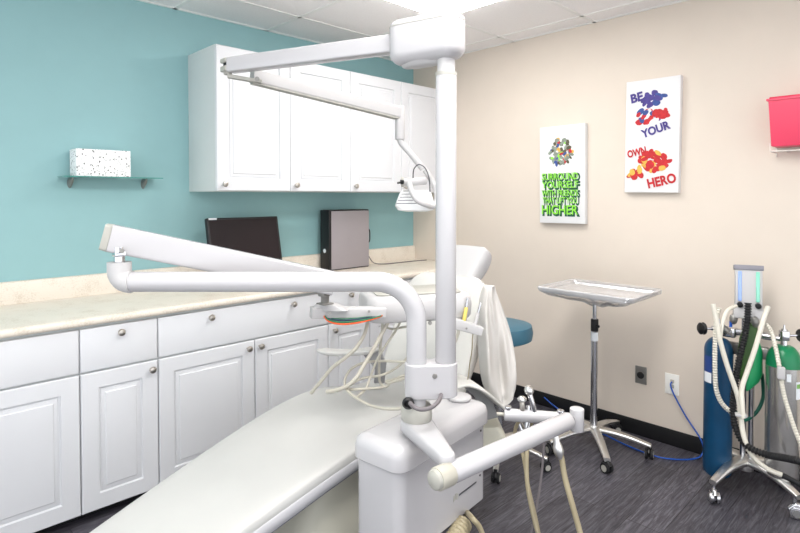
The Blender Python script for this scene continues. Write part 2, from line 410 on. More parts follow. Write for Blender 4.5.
# ------------------------------------------------------------ glass shelf and box
sh = thing('wall_shelf', 'small clear glass shelf on the teal wall', 'shelf', (.93, 3.17, 1.53))
part('glass_panel', MB().lo_hi((.70, YT - .15, 1.537), (1.178, YT - .012, 1.542)), 'glass', sh)
part('glass_edge', MB().lo_hi((.70, YT - .1515, 1.5375), (1.178, YT - .1502, 1.5415)), 'glass_edge', sh)
for x in (.757, 1.122):
    b = MB(); b.loft([[(x + .011 * math.cos(a) * k, yy, 1.5365 - hh * (.5 - .5 * math.sin(a))) for a in [2 * PI * i / 14 for i in range(14)]] for yy, hh, k in ((YT - .0005, .055, 1.1), (YT - .02, .045, 1), (YT - .045, .028, .8), (YT - .062, .008, .4))])
    part('bracket', b, 'steel', sh)
bx = part('box', MB().lo_hi((.754, YT - .146, 1.5425), (1.010, YT - .02, 1.680), .002), 'doodle', loc=(.89, YT - .08, 1.5425))
bx.name = 'cardboard_box'; tag(bx, 'small white box with black doodle print on the glass shelf', 'box')

# ------------------------------------------------------------ monitor and desktop computer
mo = thing('monitor', 'black flat computer monitor leaning back on the counter', 'monitor', (1.66, 3.0, .9135))
tilt = Matrix.Rotation(R(-12), 4, 'X')
mc = Vector((1.65, 3.045, 1.163))
part('housing', MB().box(mc, (.475, .03, .30), .006, tilt), 'black', mo)
part('screen', MB().box(mc + tilt @ Vector((0, -.0152, .004)), (.445, .002, .265), 0, tilt), 'screen', mo)
part('stand', MB().cyl((1.65, 3.13, .92), (1.65, 3.085, 1.10), .018).box((1.65, 3.075, 1.10), (.05, .05, .05), .005), 'black', mo)
part('foot', MB().box((1.65, 3.10, .922), (.24, .17, .014), .006), 'black', mo)
part('sticker', MB().box(mc + tilt @ Vector((-.2, -.0165, .143)), (.05, .003, .010), .001, tilt), 'label_white', mo)

px0, px1, py0, py1, pz0, pz1 = 2.315, 2.69, 3.085, 3.19, .9135, 1.343
tw = thing('desktop_computer', 'slim grey desktop computer standing upright on the counter', 'computer', ((px0 + px1) / 2, (py0 + py1) / 2, pz0))
part('case', MB().lo_hi((px0 + .02, py0 + .004, pz0), (px1, py1, pz1), .006), 'black', tw)
part('side_panel', MB().lo_hi((px0 + .022, py0, pz0 + .008), (px1 - .004, py0 + .006, pz1 - .008), .002), 'silver_side', tw)
part('front_bezel', MB().lo_hi((px0, py0 - .001, pz0 + .003), (px0 + .022, py1, pz1 - .002), .005), 'black', tw)
part('power_button', MB().cyl((px0 - .002, (py0 + py1) / 2, pz0 + .14), (px0 + .003, (py0 + py1) / 2, pz0 + .14), .015, bev=.001), 'label_white', tw)
emb = MB()
for s_ in (-1, 1):
    emb.box(((px0 + px1) / 2, py0 - .0004, (pz0 + pz1) / 2), (.05, .001, .006), 0, Matrix.Rotation(R(45 * s_), 4, 'Y'))
part('emblem', emb, 'silver_side', tw)
part('rear_handle', MB().tube([(px1 - .004, py0 + .02, pz0 + .29), (px1 + .018, py0 + .02, pz0 + .27), (px1 + .022, py0 + .02, pz0 + .23), (px1 + .018, py0 + .02, pz0 + .19), (px1 - .004, py0 + .02, pz0 + .17)], .004), 'black', tw)
pcb = part('power_cord', MB().tube([(px1, py1 - .03, pz0 + .12), (px1 + .04, 3.15, pz0 + .08), (2.78, 3.14, .93), (2.85, 3.10, .918), (2.98, 3.08, .918), (3.15, 3.07, .918), (3.28, 3.05, .918)], .0035), 'grey_hose', tw)

# ------------------------------------------------------------ canvases on the beige wall
def canvas(name, label, y0, y1, z0, z1, rot):
    t = thing(name, label, 'wall art', (XB - .02, (y0 + y1) / 2, z0), group='printed canvases')
    c = Vector((XB - .02, (y0 + y1) / 2, (z0 + z1) / 2)); Rx = Matrix.Rotation(R(rot), 4, 'X')
    part('canvas', MB().box(c, (.038, y1 - y0, z1 - z0), .002, Rx), 'canvas', t)
    F = c.x - .0192
    def P(u, v):   # u to the right as seen in the room, v up, from the centre
        q = Rx @ Vector((0, -u, v)); return Vector((F, c.y + q.y, c.z + q.z))
    ex = Rx @ Vector((0, -1, 0)); ez = Rx @ Vector((0, 0, 1))
    return t, P, ex, ez
def blob(P, u, v, ru, rv, seed, n=40, jag=.25, rot=0):
    r = random.Random(seed); ph = [(r.uniform(0, 6.28), r.uniform(.3, 1) / k) for k in range(1, 8)]; pts = []
    for i in range(n):
        a = 2 * PI * i / n; k = 1 + jag * sum(w_ * math.sin(q_ * a * 1 + p_) for q_, (p_, w_) in zip((2, 3, 4, 5, 7, 9, 11), ph))
        x, y = ru * k * math.cos(a), rv * k * math.sin(a); c_, s_ = math.cos(R(rot)), math.sin(R(rot))
        pts.append(P(u + x * c_ - y * s_, v + x * s_ + y * c_))
    nrm = Vector((-1, 0, 0)); mb = MB()
    t = bmesh.new(); a = [t.verts.new(p + nrm * .0002) for p in pts]; b = [t.verts.new(p + nrm * (.0008 + .00002 * seed)) for p in pts]
    t.faces.new(b); [t.faces.new((a[i], a[(i + 1) % n], b[(i + 1) % n], b[i])) for i in range(n)]
    bmesh.ops.recalc_face_normals(t, faces=t.faces); return mb._merge(t)
N = Vector((-1, 0, 0))
def fit_text(word, capw, caph, origin, e1, e2, bold, depth=.0008, lift=0):
    mb = text_mb(word, 1, (0, 0, 0), (1, 0, 0), (0, 1, 0), (0, 0, 1), .0, bold=bold)
    xs = [v.co.x for v in mb.bm.verts]; ys = [v.co.y for v in mb.bm.verts]; x0, x1, y0, y1 = min(xs), max(xs), min(ys), max(ys)
    e1, e2 = V(e1), V(e2); o = V(origin); t = mb.bm; top = t.verts[:]
    for v in top:
        a = ((v.co.x - (x0 + x1) / 2) / (x1 - x0)) * capw; b = ((v.co.y - (y0 + y1) / 2) / (y1 - y0)) * caph
        v.co = o + e1 * a + e2 * b + N * lift
    bmesh.ops.recalc_face_normals(t, faces=t.faces)
    return mb
t, P, ex, ez = canvas('canvas_print', 'narrow canvas print with green lettering that ends in HIGHER', 1.672, 1.998, 1.262, 1.905, -.4)
rq = random.Random(5)
for k in range(90):
    m = ['pgrey', 'pbrown', 'pgrey', 'pgold', 'pgrey', 'pgrey', 'pbrown', 'lime', 'pgrey', 'pred', 'pgrey', 'pblue'][k % 12]
    an = rq.uniform(0, 2 * PI); rd = math.sqrt(rq.random())
    part('paint_splash', blob(P, -.005 + .082 * rd * math.cos(an), .15 + .085 * rd * math.sin(an), rq.uniform(.009, .020), rq.uniform(.007, .014), k, 28, .1, rq.uniform(0, 180)), m, t)
for s_, v_, w_, h_ in (('SURROUND', -.012, .262, .046), ('YOURSELF', -.066, .262, .046), ('WITH FRIENDS', -.121, .262, .040), ('THAT LIFT YOU', -.170, .250, .042), ('HIGHER', -.232, .262, .062)):
    part('lettering_shadow', fit_text(s_, w_ + .012, h_ + .012, P(-.004, v_ - .008), ex, ez, .06, lift=.0016), 'dgreen', t)
    part('lettering', fit_text(s_, w_, h_, P(-.014, v_), ex, ez, .016, lift=.003), 'lime', t)
t, P, ex, ez = canvas('canvas_print', 'larger canvas print with violet and red words ending in HERO', 1.108, 1.414, 1.462, 2.122, .6)
for s_, u_, v_, w_, h_, rot, m in (('BE', -.088, .232, .072, .055, 10, 'pviolet'), ('YOUR', .022, .035, .165, .052, 17, 'pviolet'), ('OWN', -.083, -.092, .112, .046, 12, 'pred'), ('HERO', .062, -.262, .160, .058, 13, 'pred')):
    q = R(rot); e1 = ex * math.cos(q) + ez * math.sin(q); e2 = ez * math.cos(q) - ex * math.sin(q)
    part('lettering', fit_text(s_, w_, h_, P(u_, v_), e1, e2, .04, lift=.003), m, t)
rq = random.Random(8); k = 0
for cu, cv_, ru, rv, n_, ms_ in ((.008, .212, .065, .035, 22, ('pviolet', 'pviolet', 'pviolet', 'pblue')), (-.025, .112, .065, .045, 30, ('pred', 'pred', 'canvas', 'pblue')), (.065, .125, .03, .02, 9, ('pred', 'pred')),
                             (.02, -.145, .085, .055, 46, ('pred', 'pred', 'pred', 'pgold')), (-.085, -.215, .04, .03, 12, ('pred', 'pred', 'pgold'))):
    for q in range(n_):
        an = rq.uniform(0, 2 * PI); rd = math.sqrt(rq.random())
        part('paint_splash', blob(P, cu + ru * rd * math.cos(an), cv_ + rv * rd * math.sin(an), rq.uniform(.014, .026), rq.uniform(.010, .018), k, 28, .08, rq.uniform(0, 180)), ms_[q % len(ms_)], t); k += 1

# ------------------------------------------------------------ wall plates
op = thing('wall_outlet', 'grey metal outlet plate with black socket, left of the white one', 'outlet', (XB - .004, 1.32, .31))
part('plate', MB().box((XB - .004, 1.322, .367), (.008, .066, .104), .002), 'steel', op)
part('socket', MB().cyl((XB - .006, 1.322, .367), (XB - .013, 1.322, .367), .021, bev=.002), 'black', op)
op = thing('wall_outlet', 'white wall plate with the blue cable plugged in', 'outlet', (XB - .004, 1.14, .3))
part('plate', MB().box((XB - .004, 1.145, .356), (.008, .076, .118), .002), 'outlet', op)
for z in (.375, .345): part('jack', MB().box((XB - .010, 1.142, z), (.008, .02, .018), .001), 'cream', op)
cb = part('network_cable', MB().tube([(XB - .016, 1.142, .372), (XB - .04, 1.14, .36), (XB - .042, 1.12, .31), (XB - .03, 1.06, .2), (XB - .03, .98, .09), (XB - .05, .965, .03), (3.20, 1.0, .006), (3.10, 1.12, .006), (3.10, 1.26, .006), (3.14, 1.42, .006), (3.20, 1.6, .006), (3.27, 1.78, .006), (3.285, 1.88, .03), (3.285, 1.96, .07)], .0042), 'blue_cable')
tag(cb, 'blue network cable looping from the white wall plate to the floor', 'cable')

# ------------------------------------------------------------ sharps container
sx0, sx1 = XB - .15, XB - .012
st = thing('sharps_container', 'red plastic sharps container high on the beige wall', 'container', (XB - .08, .52, 1.64))
def tub(z, ix, iy):
    return [(sx0 + ix, .30 + iy, z), (sx0 + ix, .668 - iy, z), (sx1, .668 - iy, z), (sx1, .30 + iy, z)]
part('body', MB().loft([tub(1.684, .022, .018), tub(1.688, .019, .015), tub(1.905, .004, .004), tub(1.907, -.002, -.004), tub(1.916, -.002, -.004)]), 'red', st)
part('lid', MB().lo_hi((sx0 + .006, .31, 1.915), (sx1 - .002, .662, 1.925), .004).lo_hi((sx0 + .03, .44, 1.925), (sx1 - .02, .54, 1.931), .003), 'red_lid', st)
hb = thing('wire_bracket', 'white wire bracket under the red sharps container', 'bracket', (XB - .08, .52, 1.63))
wz = 1.660
bk = MB()
bk.tube([(XB - .003, .655, wz), (sx0 + .012, .655, wz), (sx0 + .010, .32, wz), (XB - .003, .32, wz)], .003, smooth=1)
for y_ in (.6, .52, .44): bk.tube([(XB - .003, y_, wz), (sx0 + .010, y_, wz)], .0022, smooth=1)
bk.tube([(sx0 + .012, .655, wz), (sx0 + .014, .658, wz + .04)], .0025, smooth=1)
bk.tube([(XB - .004, .655, wz - .02), (XB - .004, .655, wz + .06)], .0025, smooth=1)
part('wire_frame', bk, 'wire', hb)

# ------------------------------------------------------------ helpers for castor bases
def castor(c, ang, parent, r=.024, wheel='rubber', hub='putty', fork='black', top=.06):
    c = V(c); d = Vector((math.cos(ang), math.sin(ang), 0)); n = Vector((-d.y, d.x, 0))
    mb = MB()
    for s_ in (-1, 1): mb.cyl(c + n * (.006 * s_) + Vector((0, 0, r)), c + n * (.021 * s_) + Vector((0, 0, r)), r, n=24, bev=.003)
    w_ = part('castor', mb, wheel, parent)
    mb = MB()
    for s_ in (-1, 1): mb.cyl(c + n * (.0205 * s_) + Vector((0, 0, r)), c + n * (.0225 * s_) + Vector((0, 0, r)), r * .62, n=20)
    part('wheel_hub', mb, hub, w_)
    mb = MB().box(c + Vector((0, 0, r + .012)), (.03, .012, r * 1.7), .003, Matrix.Rotation(ang, 4, 'Z')).cyl(c + d * -.008 + Vector((0, 0, r + .022)), c + d * -.008 + Vector((0, 0, top + .012)), .009)
    mb.tube([c + d * (-r * .9) + Vector((0, 0, r * 1.3)), c + Vector((0, 0, r * 2.15)), c + d * (r * .8) + Vector((0, 0, r * 1.5))], .012, n=10)
    part('fork', mb, fork, w_)
def leg_mb(h, ang, L, z0, z1, w0, w1, t0=.03, t1=.016, arch=.012):
    d = Vector((math.cos(ang), math.sin(ang), 0)); n = Vector((-d.y, d.x, 0)); rings = []
    for i in range(9):
        k = i / 8; c = V(h) + d * (L * k) + Vector((0, 0, z0 + (z1 - z0) * k + arch * math.sin(PI * k))); ww = w0 + (w1 - w0) * k; tt = t0 + (t1 - t0) * k
        rings.append([c + n * (ww * .5 * math.copysign(abs(math.cos(a)) ** .6, math.cos(a))) + Vector((0, 0, tt * .5 * math.copysign(abs(math.sin(a)) ** .6, math.sin(a)))) for a in [2 * PI * j / 16 for j in range(16)]])
    return MB().loft(rings)

# ------------------------------------------------------------ mayo tray stand
hub = Vector((2.985, 1.457, 0))
ms = thing('tray_stand', 'chrome rolling instrument tray stand by the beige wall', 'stand', hub)
for i, (dg, L) in enumerate(((-142, .325), (-77, .305), (-5, .26), (72, .29), (157, .31))):
    an = R(dg)
    part('leg', leg_mb(hub, an, L, .10, .072, .056, .034, .034, .02), 'alu', ms)
    castor(hub + Vector((math.cos(an), math.sin(an), 0)) * (L - .01), an + .6 + i, ms, r=.028)
part('hub', MB().cyl(hub + Vector((0, 0, .075)), hub + Vector((0, 0, .125)), .03, .024, bev=.003), 'alu', ms)
part('pole', MB().cyl(hub + Vector((0, 0, .12)), hub + Vector((0, 0, .70)), .0195, n=24), 'chrome', ms)
part('inner_pole', MB().cyl(hub + Vector((0, 0, .69)), hub + Vector((0, 0, .90)), .0125, n=24), 'chrome', ms)
part('collar', MB().cyl(hub + Vector((0, 0, .665)), hub + Vector((0, 0, .735)), .021, bev=.003).cyl(hub + Vector((-.01, -.02, .70)), hub + Vector((-.02, -.034, .70)), .008), 'rubber', ms)
part('label', MB().cyl(hub + Vector((0, 0, .61)), hub + Vector((0, 0, .66)), .0202), 'label_white', ms)
tc_ = Vector((2.852, 1.372, .930)); 
def rr(hx, hy, r, z, n=5):
    out = []
    for cx, cy, a0 in ((hx - r, hy - r, 0), (-hx + r, hy - r, 90), (-hx + r, -hy + r, 180), (hx - r, -hy + r, 270)):
        for k in range(n + 1):
            a = R(a0 + 90 * k / n); out.append(tc_ + Vector((cx + r * math.cos(a), cy + r * math.sin(a), z)))
    return out
part('tray_frame', MB().tube(rr(.19, .25, .03, -.012) + [rr(.19, .25, .03, -.012)[0]], .005, smooth=1).cyl(hub + Vector((0, 0, .90)), hub + Vector((0, 0, .916)), .02).lo_hi((2.665, 1.447, .908), (3.04, 1.467, .915)), 'chrome', ms)
tr = part('tray', MB().loft([rr(.2, .262, .03, .004), rr(.198, .26, .03, .008), rr(.185, .247, .03, .006), rr(.180, .242, .025, -.004), rr(.182, .244, .025, -.006), rr(.19, .252, .03, .002), rr(.2, .262, .03, .003)], cap=False).lo_hi((tc_.x - .182, tc_.y - .244, tc_.z - .006), (tc_.x + .182, tc_.y + .244, tc_.z - .0035)), 'chrome', ms)
fm = []
rnd = random.Random(3)
for z, s_, jit in ((.012, .97, .001), (.013, 1.01, .001), (.006, 1.03, .002), (-.012, 1.0, .006), (-.028, .86, .014), (-.045, .55, .02), (-.06, .25, .02), (-.085, .1, .01)):
    base = rr(.2, .262, .035, 0, 8); fm.append([tc_ + (p - tc_) * s_ + Vector((rnd.uniform(-jit, jit), rnd.uniform(-jit, jit), z + rnd.uniform(-jit, jit) * .7)) for p in base])
cv = part('plastic_cover', MB().loft(fm), 'film', ang=80); tag(cv, 'clear crinkled plastic cover bagged over the steel instrument tray', 'cover')

# ------------------------------------------------------------ nitrous cart with cylinders
gh = Vector((3.07, .715, 0))
gc = thing('gas_cart', 'wheeled chrome gas cart with flowmeter at the right edge', 'cart', gh)
for an, L in ((164, .265), (243, .265), (318, .21), (62, .23)):
    part('leg', leg_mb(gh, R(an), L, .145, .10, .07, .034, .04, .022, .02), 'alu', gc)
    castor(gh + Vector((math.cos(R(an)), math.sin(R(an)), 0)) * (L - .012), R(an) + .8, gc, r=.028, wheel='chrome', hub='alu', fork='chrome', top=.085)
part('hub', MB().cyl(gh + Vector((0, 0, .10)), gh + Vector((0, 0, .165)), .034, .028, bev=.004), 'alu', gc)
part('pole', MB().cyl(gh + Vector((0, .014, .16)), gh + Vector((0, .014, .86)), .013).cyl(gh + Vector((0, -.02, .16)), gh + Vector((0, -.02, .86)), .013), 'chrome', gc)
yk = MB().box(gh + Vector((-.02, 0, .775)), (.03, .22, .03), .005).box(gh + Vector((-.03, .07, .77)), (.05, .06, .045), .006)
for s_ in (-1, 1): yk.cyl(gh + Vector((-.03, .06 * s_, .78)), gh + Vector((-.03, .15 * s_, .775)), .012)
part('yoke', yk, 'chrome', gc)
part('holder', MB().box(gh + Vector((-.01, .0, .69)), (.03, .20, .06), .012), 'steel', gc)
fmr = Matrix.Rotation(R(-72), 4, 'Z') @ Matrix.Rotation(R(-8), 4, 'X')
fc = Vector((3.07, .715, .985)); T = lambda x, y, z: fc + fmr @ Vector((x, y, z))
part('flowmeter_body', MB().box(T(0, 0, 0), (.112, .06, .20), .004, fmr).box(T(0, .002, -.115), (.125, .075, .05), .005, fmr), 'white2', gc)
part('flowmeter_cap', MB().box(T(0, 0, .106), (.122, .07, .024), .003, fmr), 'fm_cap', gc)
for sx_, m in ((-1, 'tube_blue'), (1, 'tube_green')):
    f_ = part('flow_tube', MB().box(T(.037 * sx_, -.03, .015), (.016, .012, .145), .004, fmr), m, gc)
    part('control_knob', MB().cyl(T(.037 * sx_, -.028, -.072), T(.037 * sx_, -.055, -.076), .012, .013, bev=.002), 'black', gc)
part('blue_hose_fitting', MB().cyl(gh + Vector((-.05, .06, .80)), gh + Vector((-.05, .06, .83)), .007), 'blue_cable', gc)
part('regulator', MB().cyl(gh + Vector((-.06, .065, .775)), gh + Vector((-.06, .10, .80)), .016), 'steel', gc)
for y_ in (.05, -.04): part('hose_port', MB().sphere(gh + Vector((-.045, y_, .84)), .018, (1, 1, 1.5)), 'steel', gc)

def tank(name, label, c, r, z0, zs, zt, mbody, mdome, stem_dir):
    t = thing(name, label, 'gas cylinder', (c[0], c[1], z0), group='small gas cylinders')
    o = (c[0], c[1], 0)
    part('body', MB().lathe([(0, z0), (r * .8, z0), (r * .96, z0 + .012), (r, z0 + .035), (r, zs)], o, n=36), mbody, t)
    dome = [(r * 1.001, zs)]
    for k in range(1, 9):
        a = k / 8 * PI / 2; dome.append((r * (.3 + .7 * math.cos(a)), zs + (zt - zs) * math.sin(a)))
    dome.append((0, zt)); part('shoulder', MB().lathe(dome, o, n=36), mdome, t)
    vz = zt + .01
    v = MB().cyl((c[0], c[1], zt - .01), (c[0], c[1], zt + .075), .015, .012).box((c[0], c[1], zt + .045), (.034, .034, .045), .004, Matrix.Rotation(R(40), 4, 'Z')).cyl((c[0], c[1], zt + .07), (c[0], c[1], zt + .095), .007, .003)
    part('valve', v, 'chrome', t)
    d = V(stem_dir).normalized(); c3 = Vector((c[0], c[1], zt + .045))
    ps = part('post', MB().cyl(c3, c3 + d * .075, .006), 'chrome', t)
    kp = [(0, 0), (.028, 0), (.031, .006), (.026, .012), (.03, .02), (.02, .028), (0, .03)]
    part('valve_knob', MB().lathe(kp, c3 + d * .07, d, 12), 'black', t)
    return t
dR = Vector((.70, -.72, 0))
bt = tank('gas_cylinder', 'blue gas cylinder on the left of the cart', (2.988, .818), .063, .07, .68, .745, 'tank_blue', 'tank_blue', -dR)
lb = MB()
def decal(mb, c, r, a0, a1, z0, z1, n=8):
    mb.loft([[(c[0] + rr_ * math.cos(R(a0 + (a1 - a0) * i / n)), c[1] + rr_ * math.sin(R(a0 + (a1 - a0) * i / n)), z) for i in range(n + 1)] for rr_, z in ((r + .001, z0), (r + .001, z1))], cap=False, closed=False)
    return mb
part('label', decal(MB(), (2.988, .818), .063, 128, 168, .58, .66), 'label_blue', bt)
part('label', decal(MB(), (2.988, .818), .0632, 128, 168, .53, .58), 'label_white', bt)
gt = tank('gas_cylinder', 'silver gas cylinder with green shoulder on the right of the cart', (3.035, .56), .071, .135, .655, .75, 'tank_silver', 'tank_green', dR)
part('label', decal(MB(), (3.035, .56), .071, 232, 256, .52, .60), 'label_white', gt)
part('label', decal(MB(), (3.035, .56), .0713, 234, 254, .57, .59), 'label_green', gt)
part('label', decal(MB(), (3.035, .56), .071, 200, 214, .60, .635), 'label_white', gt)

# breathing bag
D = 2.60
bg = thing('breathing_bag', 'green rubber breathing bag hanging behind the black hose', 'breathing bag', W(748, 392, 2.62))
def bagr(pts, D0, flat=.55):
    rings = []
    for x0, x1, y in pts:
        c = W((x0 + x1) / 2, y, D0); h = (x1 - x0) / 2 / FPX * D0
        rings.append([c + RT * (h * math.cos(a)) + Vector((FW.x, FW.y, 0)) * (h * flat * math.sin(a)) for a in [2 * PI * i / 18 for i in range(18)]])
    return MB().loft(rings)
part('bag', bagr([(748, 752, 322), (744, 757, 327), (740, 759, 338), (738, 759, 352), (737, 757, 365), (739, 754, 377), (743, 750, 388)], 2.62), 'bag_dark', bg, ang=80)
part('bag_tail', bagr([(757, 760, 343), (755, 762.5, 352), (752, 762.5, 362), (748, 762.5, 374), (746, 759, 382), (746, 751, 389), (746, 748, 391)], 2.60, .4), 'bag_green', bg, ang=80)
o = part('hose', MB().tube([W(762, 374, 2.65), W(763, 385, 2.66), W(763, 398, 2.66), W(758, 410, 2.66), (W(750, 418, 2.66)), W(743, 420, 2.66), W(737, 412, 2.66)], .008), 'green_hose')
o.name = 'green_hose'; tag(o, 'dark green hose curving below the breathing bag', 'hose')
o = part('hose', MB().tube([W(748, 303, 2.57), W(747.5, 318, 2.56), W(745, 335, 2.55), W(741, 352, 2.53), W(737, 372, 2.52), W(734, 392, 2.5), W(733, 410, 2.5), W(735, 425, 2.48), W(741, 439, 2.45), W(752, 449, 2.4), W(768, 455, 2.35), W(785, 458, 2.28), W(802, 462, 2.22), W(820, 468, 2.2)], .0135, n=14, corr=.17, pitch=.0125), 'rubber')
o.name = 'corrugated_hose'; tag(o, 'black corrugated hose dropping from the flowmeter', 'hose')
wt = thing('nasal_hood_tubing', 'pair of white hoses meeting in a V on the gas cart', 'hose', W(740, 420, 2.48))
part('tube', MB().tube([W(713, 304, 2.5), W(716, 318, 2.49), W(720, 340, 2.48), W(727, 365, 2.47), (W(735, 388, 2.46)), W(739, 402, 2.46), W(741, 418, 2.45), W(744, 437, 2.43), W(752, 455, 2.41), W(766, 468, 2.38), W(782, 475, 2.35)], .0105), 'hose_w', wt)
part('tube', MB().tube([W(768, 307, 2.52), W(764, 318, 2.5), W(760, 332, 2.49), W(754, 352, 2.48), W(747, 372, 2.47), W(742, 388, 2.46), W(742, 402, 2.44), W(743, 418, 2.43)], .0105), 'hose_w', wt)
part('tube', MB().tube([W(720, 341, 2.5), W(722, 325, 2.51), W(727, 311, 2.53), W(736, 306, 2.58)], .0085), 'hose_w', wt)
part('clip', MB().box(W(741, 415, 2.44), (.045, .03, .012), .003, Matrix.Rotation(R(-70), 4, 'Z')), 'white2', wt)
part('tip', MB().tube([W(782, 475, 2.35), W(790, 479, 2.34), W(803, 486, 2.33)], .012), 'rubber', wt)
o = part('hose', MB().tube([W(719, 308, 2.56), W(716, 322, 2.55), W(715, 345, 2.55), W(715, 370, 2.55), W(716, 388, 2.55), W(720, 400, 2.55), W(726, 408, 2.55), W(734, 414, 2.55)], .0095, corr=.16, pitch=.012), 'hose_w')
o.name = 'corrugated_hose'; tag(o, 'white corrugated hose hanging in front of the blue cylinder', 'hose')
wr = thing('corrugated_hose', 'white corrugated hose with a clip in front of the silver cylinder', 'hose', W(800, 444, 2.35))
part('tube', MB().tube([W(766, 324, 2.52), W(771, 331, 2.5), W(775, 345, 2.46), W(779, 365, 2.42), W(781, 378, 2.41), W(784, 395, 2.4), W(790, 415, 2.38), W(797, 435, 2.36), W(806, 455, 2.34)], .0085, corr=.16, pitch=.012), 'hose_w', wr)
part('clip', MB().box(W(781, 373, 2.40), (.03, .02, .055), .006, Matrix.Rotation(R(-65), 4, 'Z')), 'white2', wr)

# ------------------------------------------------------------ stool
sp = Vector((2.465, 1.748, 0)); sd = thing('stool', 'round stool with teal blue vinyl seat behind the dental chair', 'stool', sp)
def disc(r, z0, z1, bul=.02):
    return [(0, z0), (r - bul, z0), (r - .006, z0 + .012), (r, (z0 + z1) / 2), (r - .008, z1 - .014), (r - bul * 1.6, z1 - .003), (r * .5, z1), (0, z1)]
part('seat', MB().lathe(disc(.18, .655, .755, .03), sp, n=48), 'blue_vinyl', sd)
part('seat_pan', MB().cyl(sp + Vector((0, 0, .635)), sp + Vector((0, 0, .655)), .10), 'black', sd)
part('column', MB().cyl(sp + Vector((0, 0, .12)), sp + Vector((0, 0, .4)), .025).cyl(sp + Vector((0, 0, .4)), sp + Vector((0, 0, .64)), .014), 'chrome', sd)
for k in range(5):
    an = R(-4 + 72 * k); part('leg', leg_mb(sp, an, .27, .10, .065, .045, .028), 'alu', sd)
    castor(sp + Vector((math.cos(an), math.sin(an), 0)) * .26, an + k, sd)

# ------------------------------------------------------------ dental chair (own frame: x to the head, y to the counter)
CH = Vector((1.332, 1.743, 0)); CR = R(6)
dc = thing('dental_chair', 'off-white reclining dental chair in the middle of the room', 'chair', CH, CR)
CM = Matrix.Translation(CH) @ Matrix.Rotation(CR, 4, 'Z')
def sup(hw, ht, n=32, e=.5):
    return [(hw * math.copysign(abs(math.cos(a)) ** e, math.cos(a)), ht * math.copysign(abs(math.sin(a)) ** e, math.sin(a))) for a in [2 * PI * i / n for i in range(n)]]
def cushion(st, e=.45, n=36):
    """stations: (x, ztop, halfwidth, thickness, y offset); section normal to the path"""
    rings = []; m = len(st)
    for i, s_ in enumerate(st):
        a = st[max(i - 1, 0)]; b = st[min(i + 1, m - 1)]; d = Vector((b[0] - a[0], 0, b[1] - a[1])).normalized(); nr = Vector((-d.z, 0, d.x))
        yo = s_[4] if len(s_) > 4 else 0
        c = Vector((s_[0], yo, s_[1])) - nr * (s_[3] / 2)
        rings.append([c + Vector((0, u, 0)) + nr * v for u, v in sup(s_[2], s_[3] / 2, n, e)])
    return MB().loft(rings)
def interp(keys, k):
    P = [Vector((a[0], a[1], a[2])) for a in keys]; Q = [Vector((a[3], 0, 0)) for a in keys]
    P = catmull(P, k); Q = catmull(Q, k); return [(p.x, p.y, p.z, q.x) for p, q in zip(P, Q)]
seat = interp([(-1.12, .345, .17, .05), (-1.10, .352, .19, .07), (-.83, .42, .21, .075), (-.54, .487, .235, .078), (-.3, .537, .255, .08), (-.10, .572, .268, .085), (.06, .592, .26, .09), (.18, .586, .25, .10), (.32, .55, .26, .10), (.46, .54, .25, .10), (.53, .545, .24, .09)], 5)
part('seat_cushion', cushion(seat, .42), 'vinyl', dc, local=True, ang=60)
sh_ = [(a, b - .062, c - .012, .05) for a, b, c, d in seat[4:-3]]
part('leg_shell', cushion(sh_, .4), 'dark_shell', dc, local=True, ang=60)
rim = [(a, b - .034, c + .004, .062) for a, b, c, d in seat[3:-6]]
part('side_rim', cushion(rim, .35), 'shell', dc, local=True, ang=60)
back = interp([(.47, .50, .20, .05), (.50, .53, .235, .085), (.58, .66, .25, .10), (.66, .80, .258, .10), (.735, .93, .255, .09), (.775, 1.0, .235, .08), (.795, 1.03, .195, .06), (.80, 1.042, .15, .03)], 5)
part('backrest', cushion(back, .45), 'vinyl_back', dc, local=True, ang=60)
bs_ = [(a + .055, b - .03, c - .02, .04) for a, b, c, d in back[3:-4]]
part('back_shell', cushion(bs_, .5), 'grey_arm', dc, local=True, ang=60)
hr = interp([(.80, 1.035, .075, .06), (.808, 1.045, .090, .10), (.835, 1.09, .108, .12), (.86, 1.138, .126, .115), (.875, 1.170, .130, .09), (.882, 1.186, .112, .04)], 5)
part('headrest', cushion([(a, b, c, d, -.045) for a, b, c, d in hr], .55), 'white2', dc, local=True, ang=60)
part('headrest_bar', MB().lo_hi((.85, -.10, .9), (.868, .0, 1.10), .004), 'grey_arm', dc, local=True)
part('base_cover', MB().loft([[(cx + hx * u, cy_ + hy * v, z) for u, v in sup(1, 1, 32, .35)] for z, hx, hy, cx, cy_ in ((.12, .42, .22, .08, 0), (.14, .43, .23, .08, 0), (.30, .40, .215, .08, 0), (.455, .36, .20, .12, 0), (.47, .34, .19, .12, 0))]), 'base_cream', dc, local=True)
part('base_plate', MB().lo_hi((-.35, -.26, 0), (.65, .26, .05), .015).lo_hi((-.2, -.15, .05), (.4, .15, .13), .01), 'grey_arm', dc, local=True)
part('footswitch_bracket', MB().box((-.24, -.2, .475), (.16, .10, .03), .006), 'putty', dc, local=True)
ydir = CM.to_3x3() @ Vector((0, 1, 0)); fwd2 = Vector((FW.x, FW.y, 0)).normalized()
def pad(pts, halfw, th, side):
    P_ = catmull([V(p) for p in pts], 5); rings = []; m = len(P_)
    for i, p in enumerate(P_):
        d = (P_[min(i + 1, m - 1)] - P_[max(i - 1, 0)]).normalized(); b = (side - d * side.dot(d)).normalized(); nr = d.cross(b)
        k = i / (m - 1); q = min(1, .35 + 3.2 * min(k, 1 - k))
        rings.append([p + b * (halfw * q * u) + nr * (th * q * v) for u, v in sup(1, 1, 20, .6)])
    return MB().loft(rings)
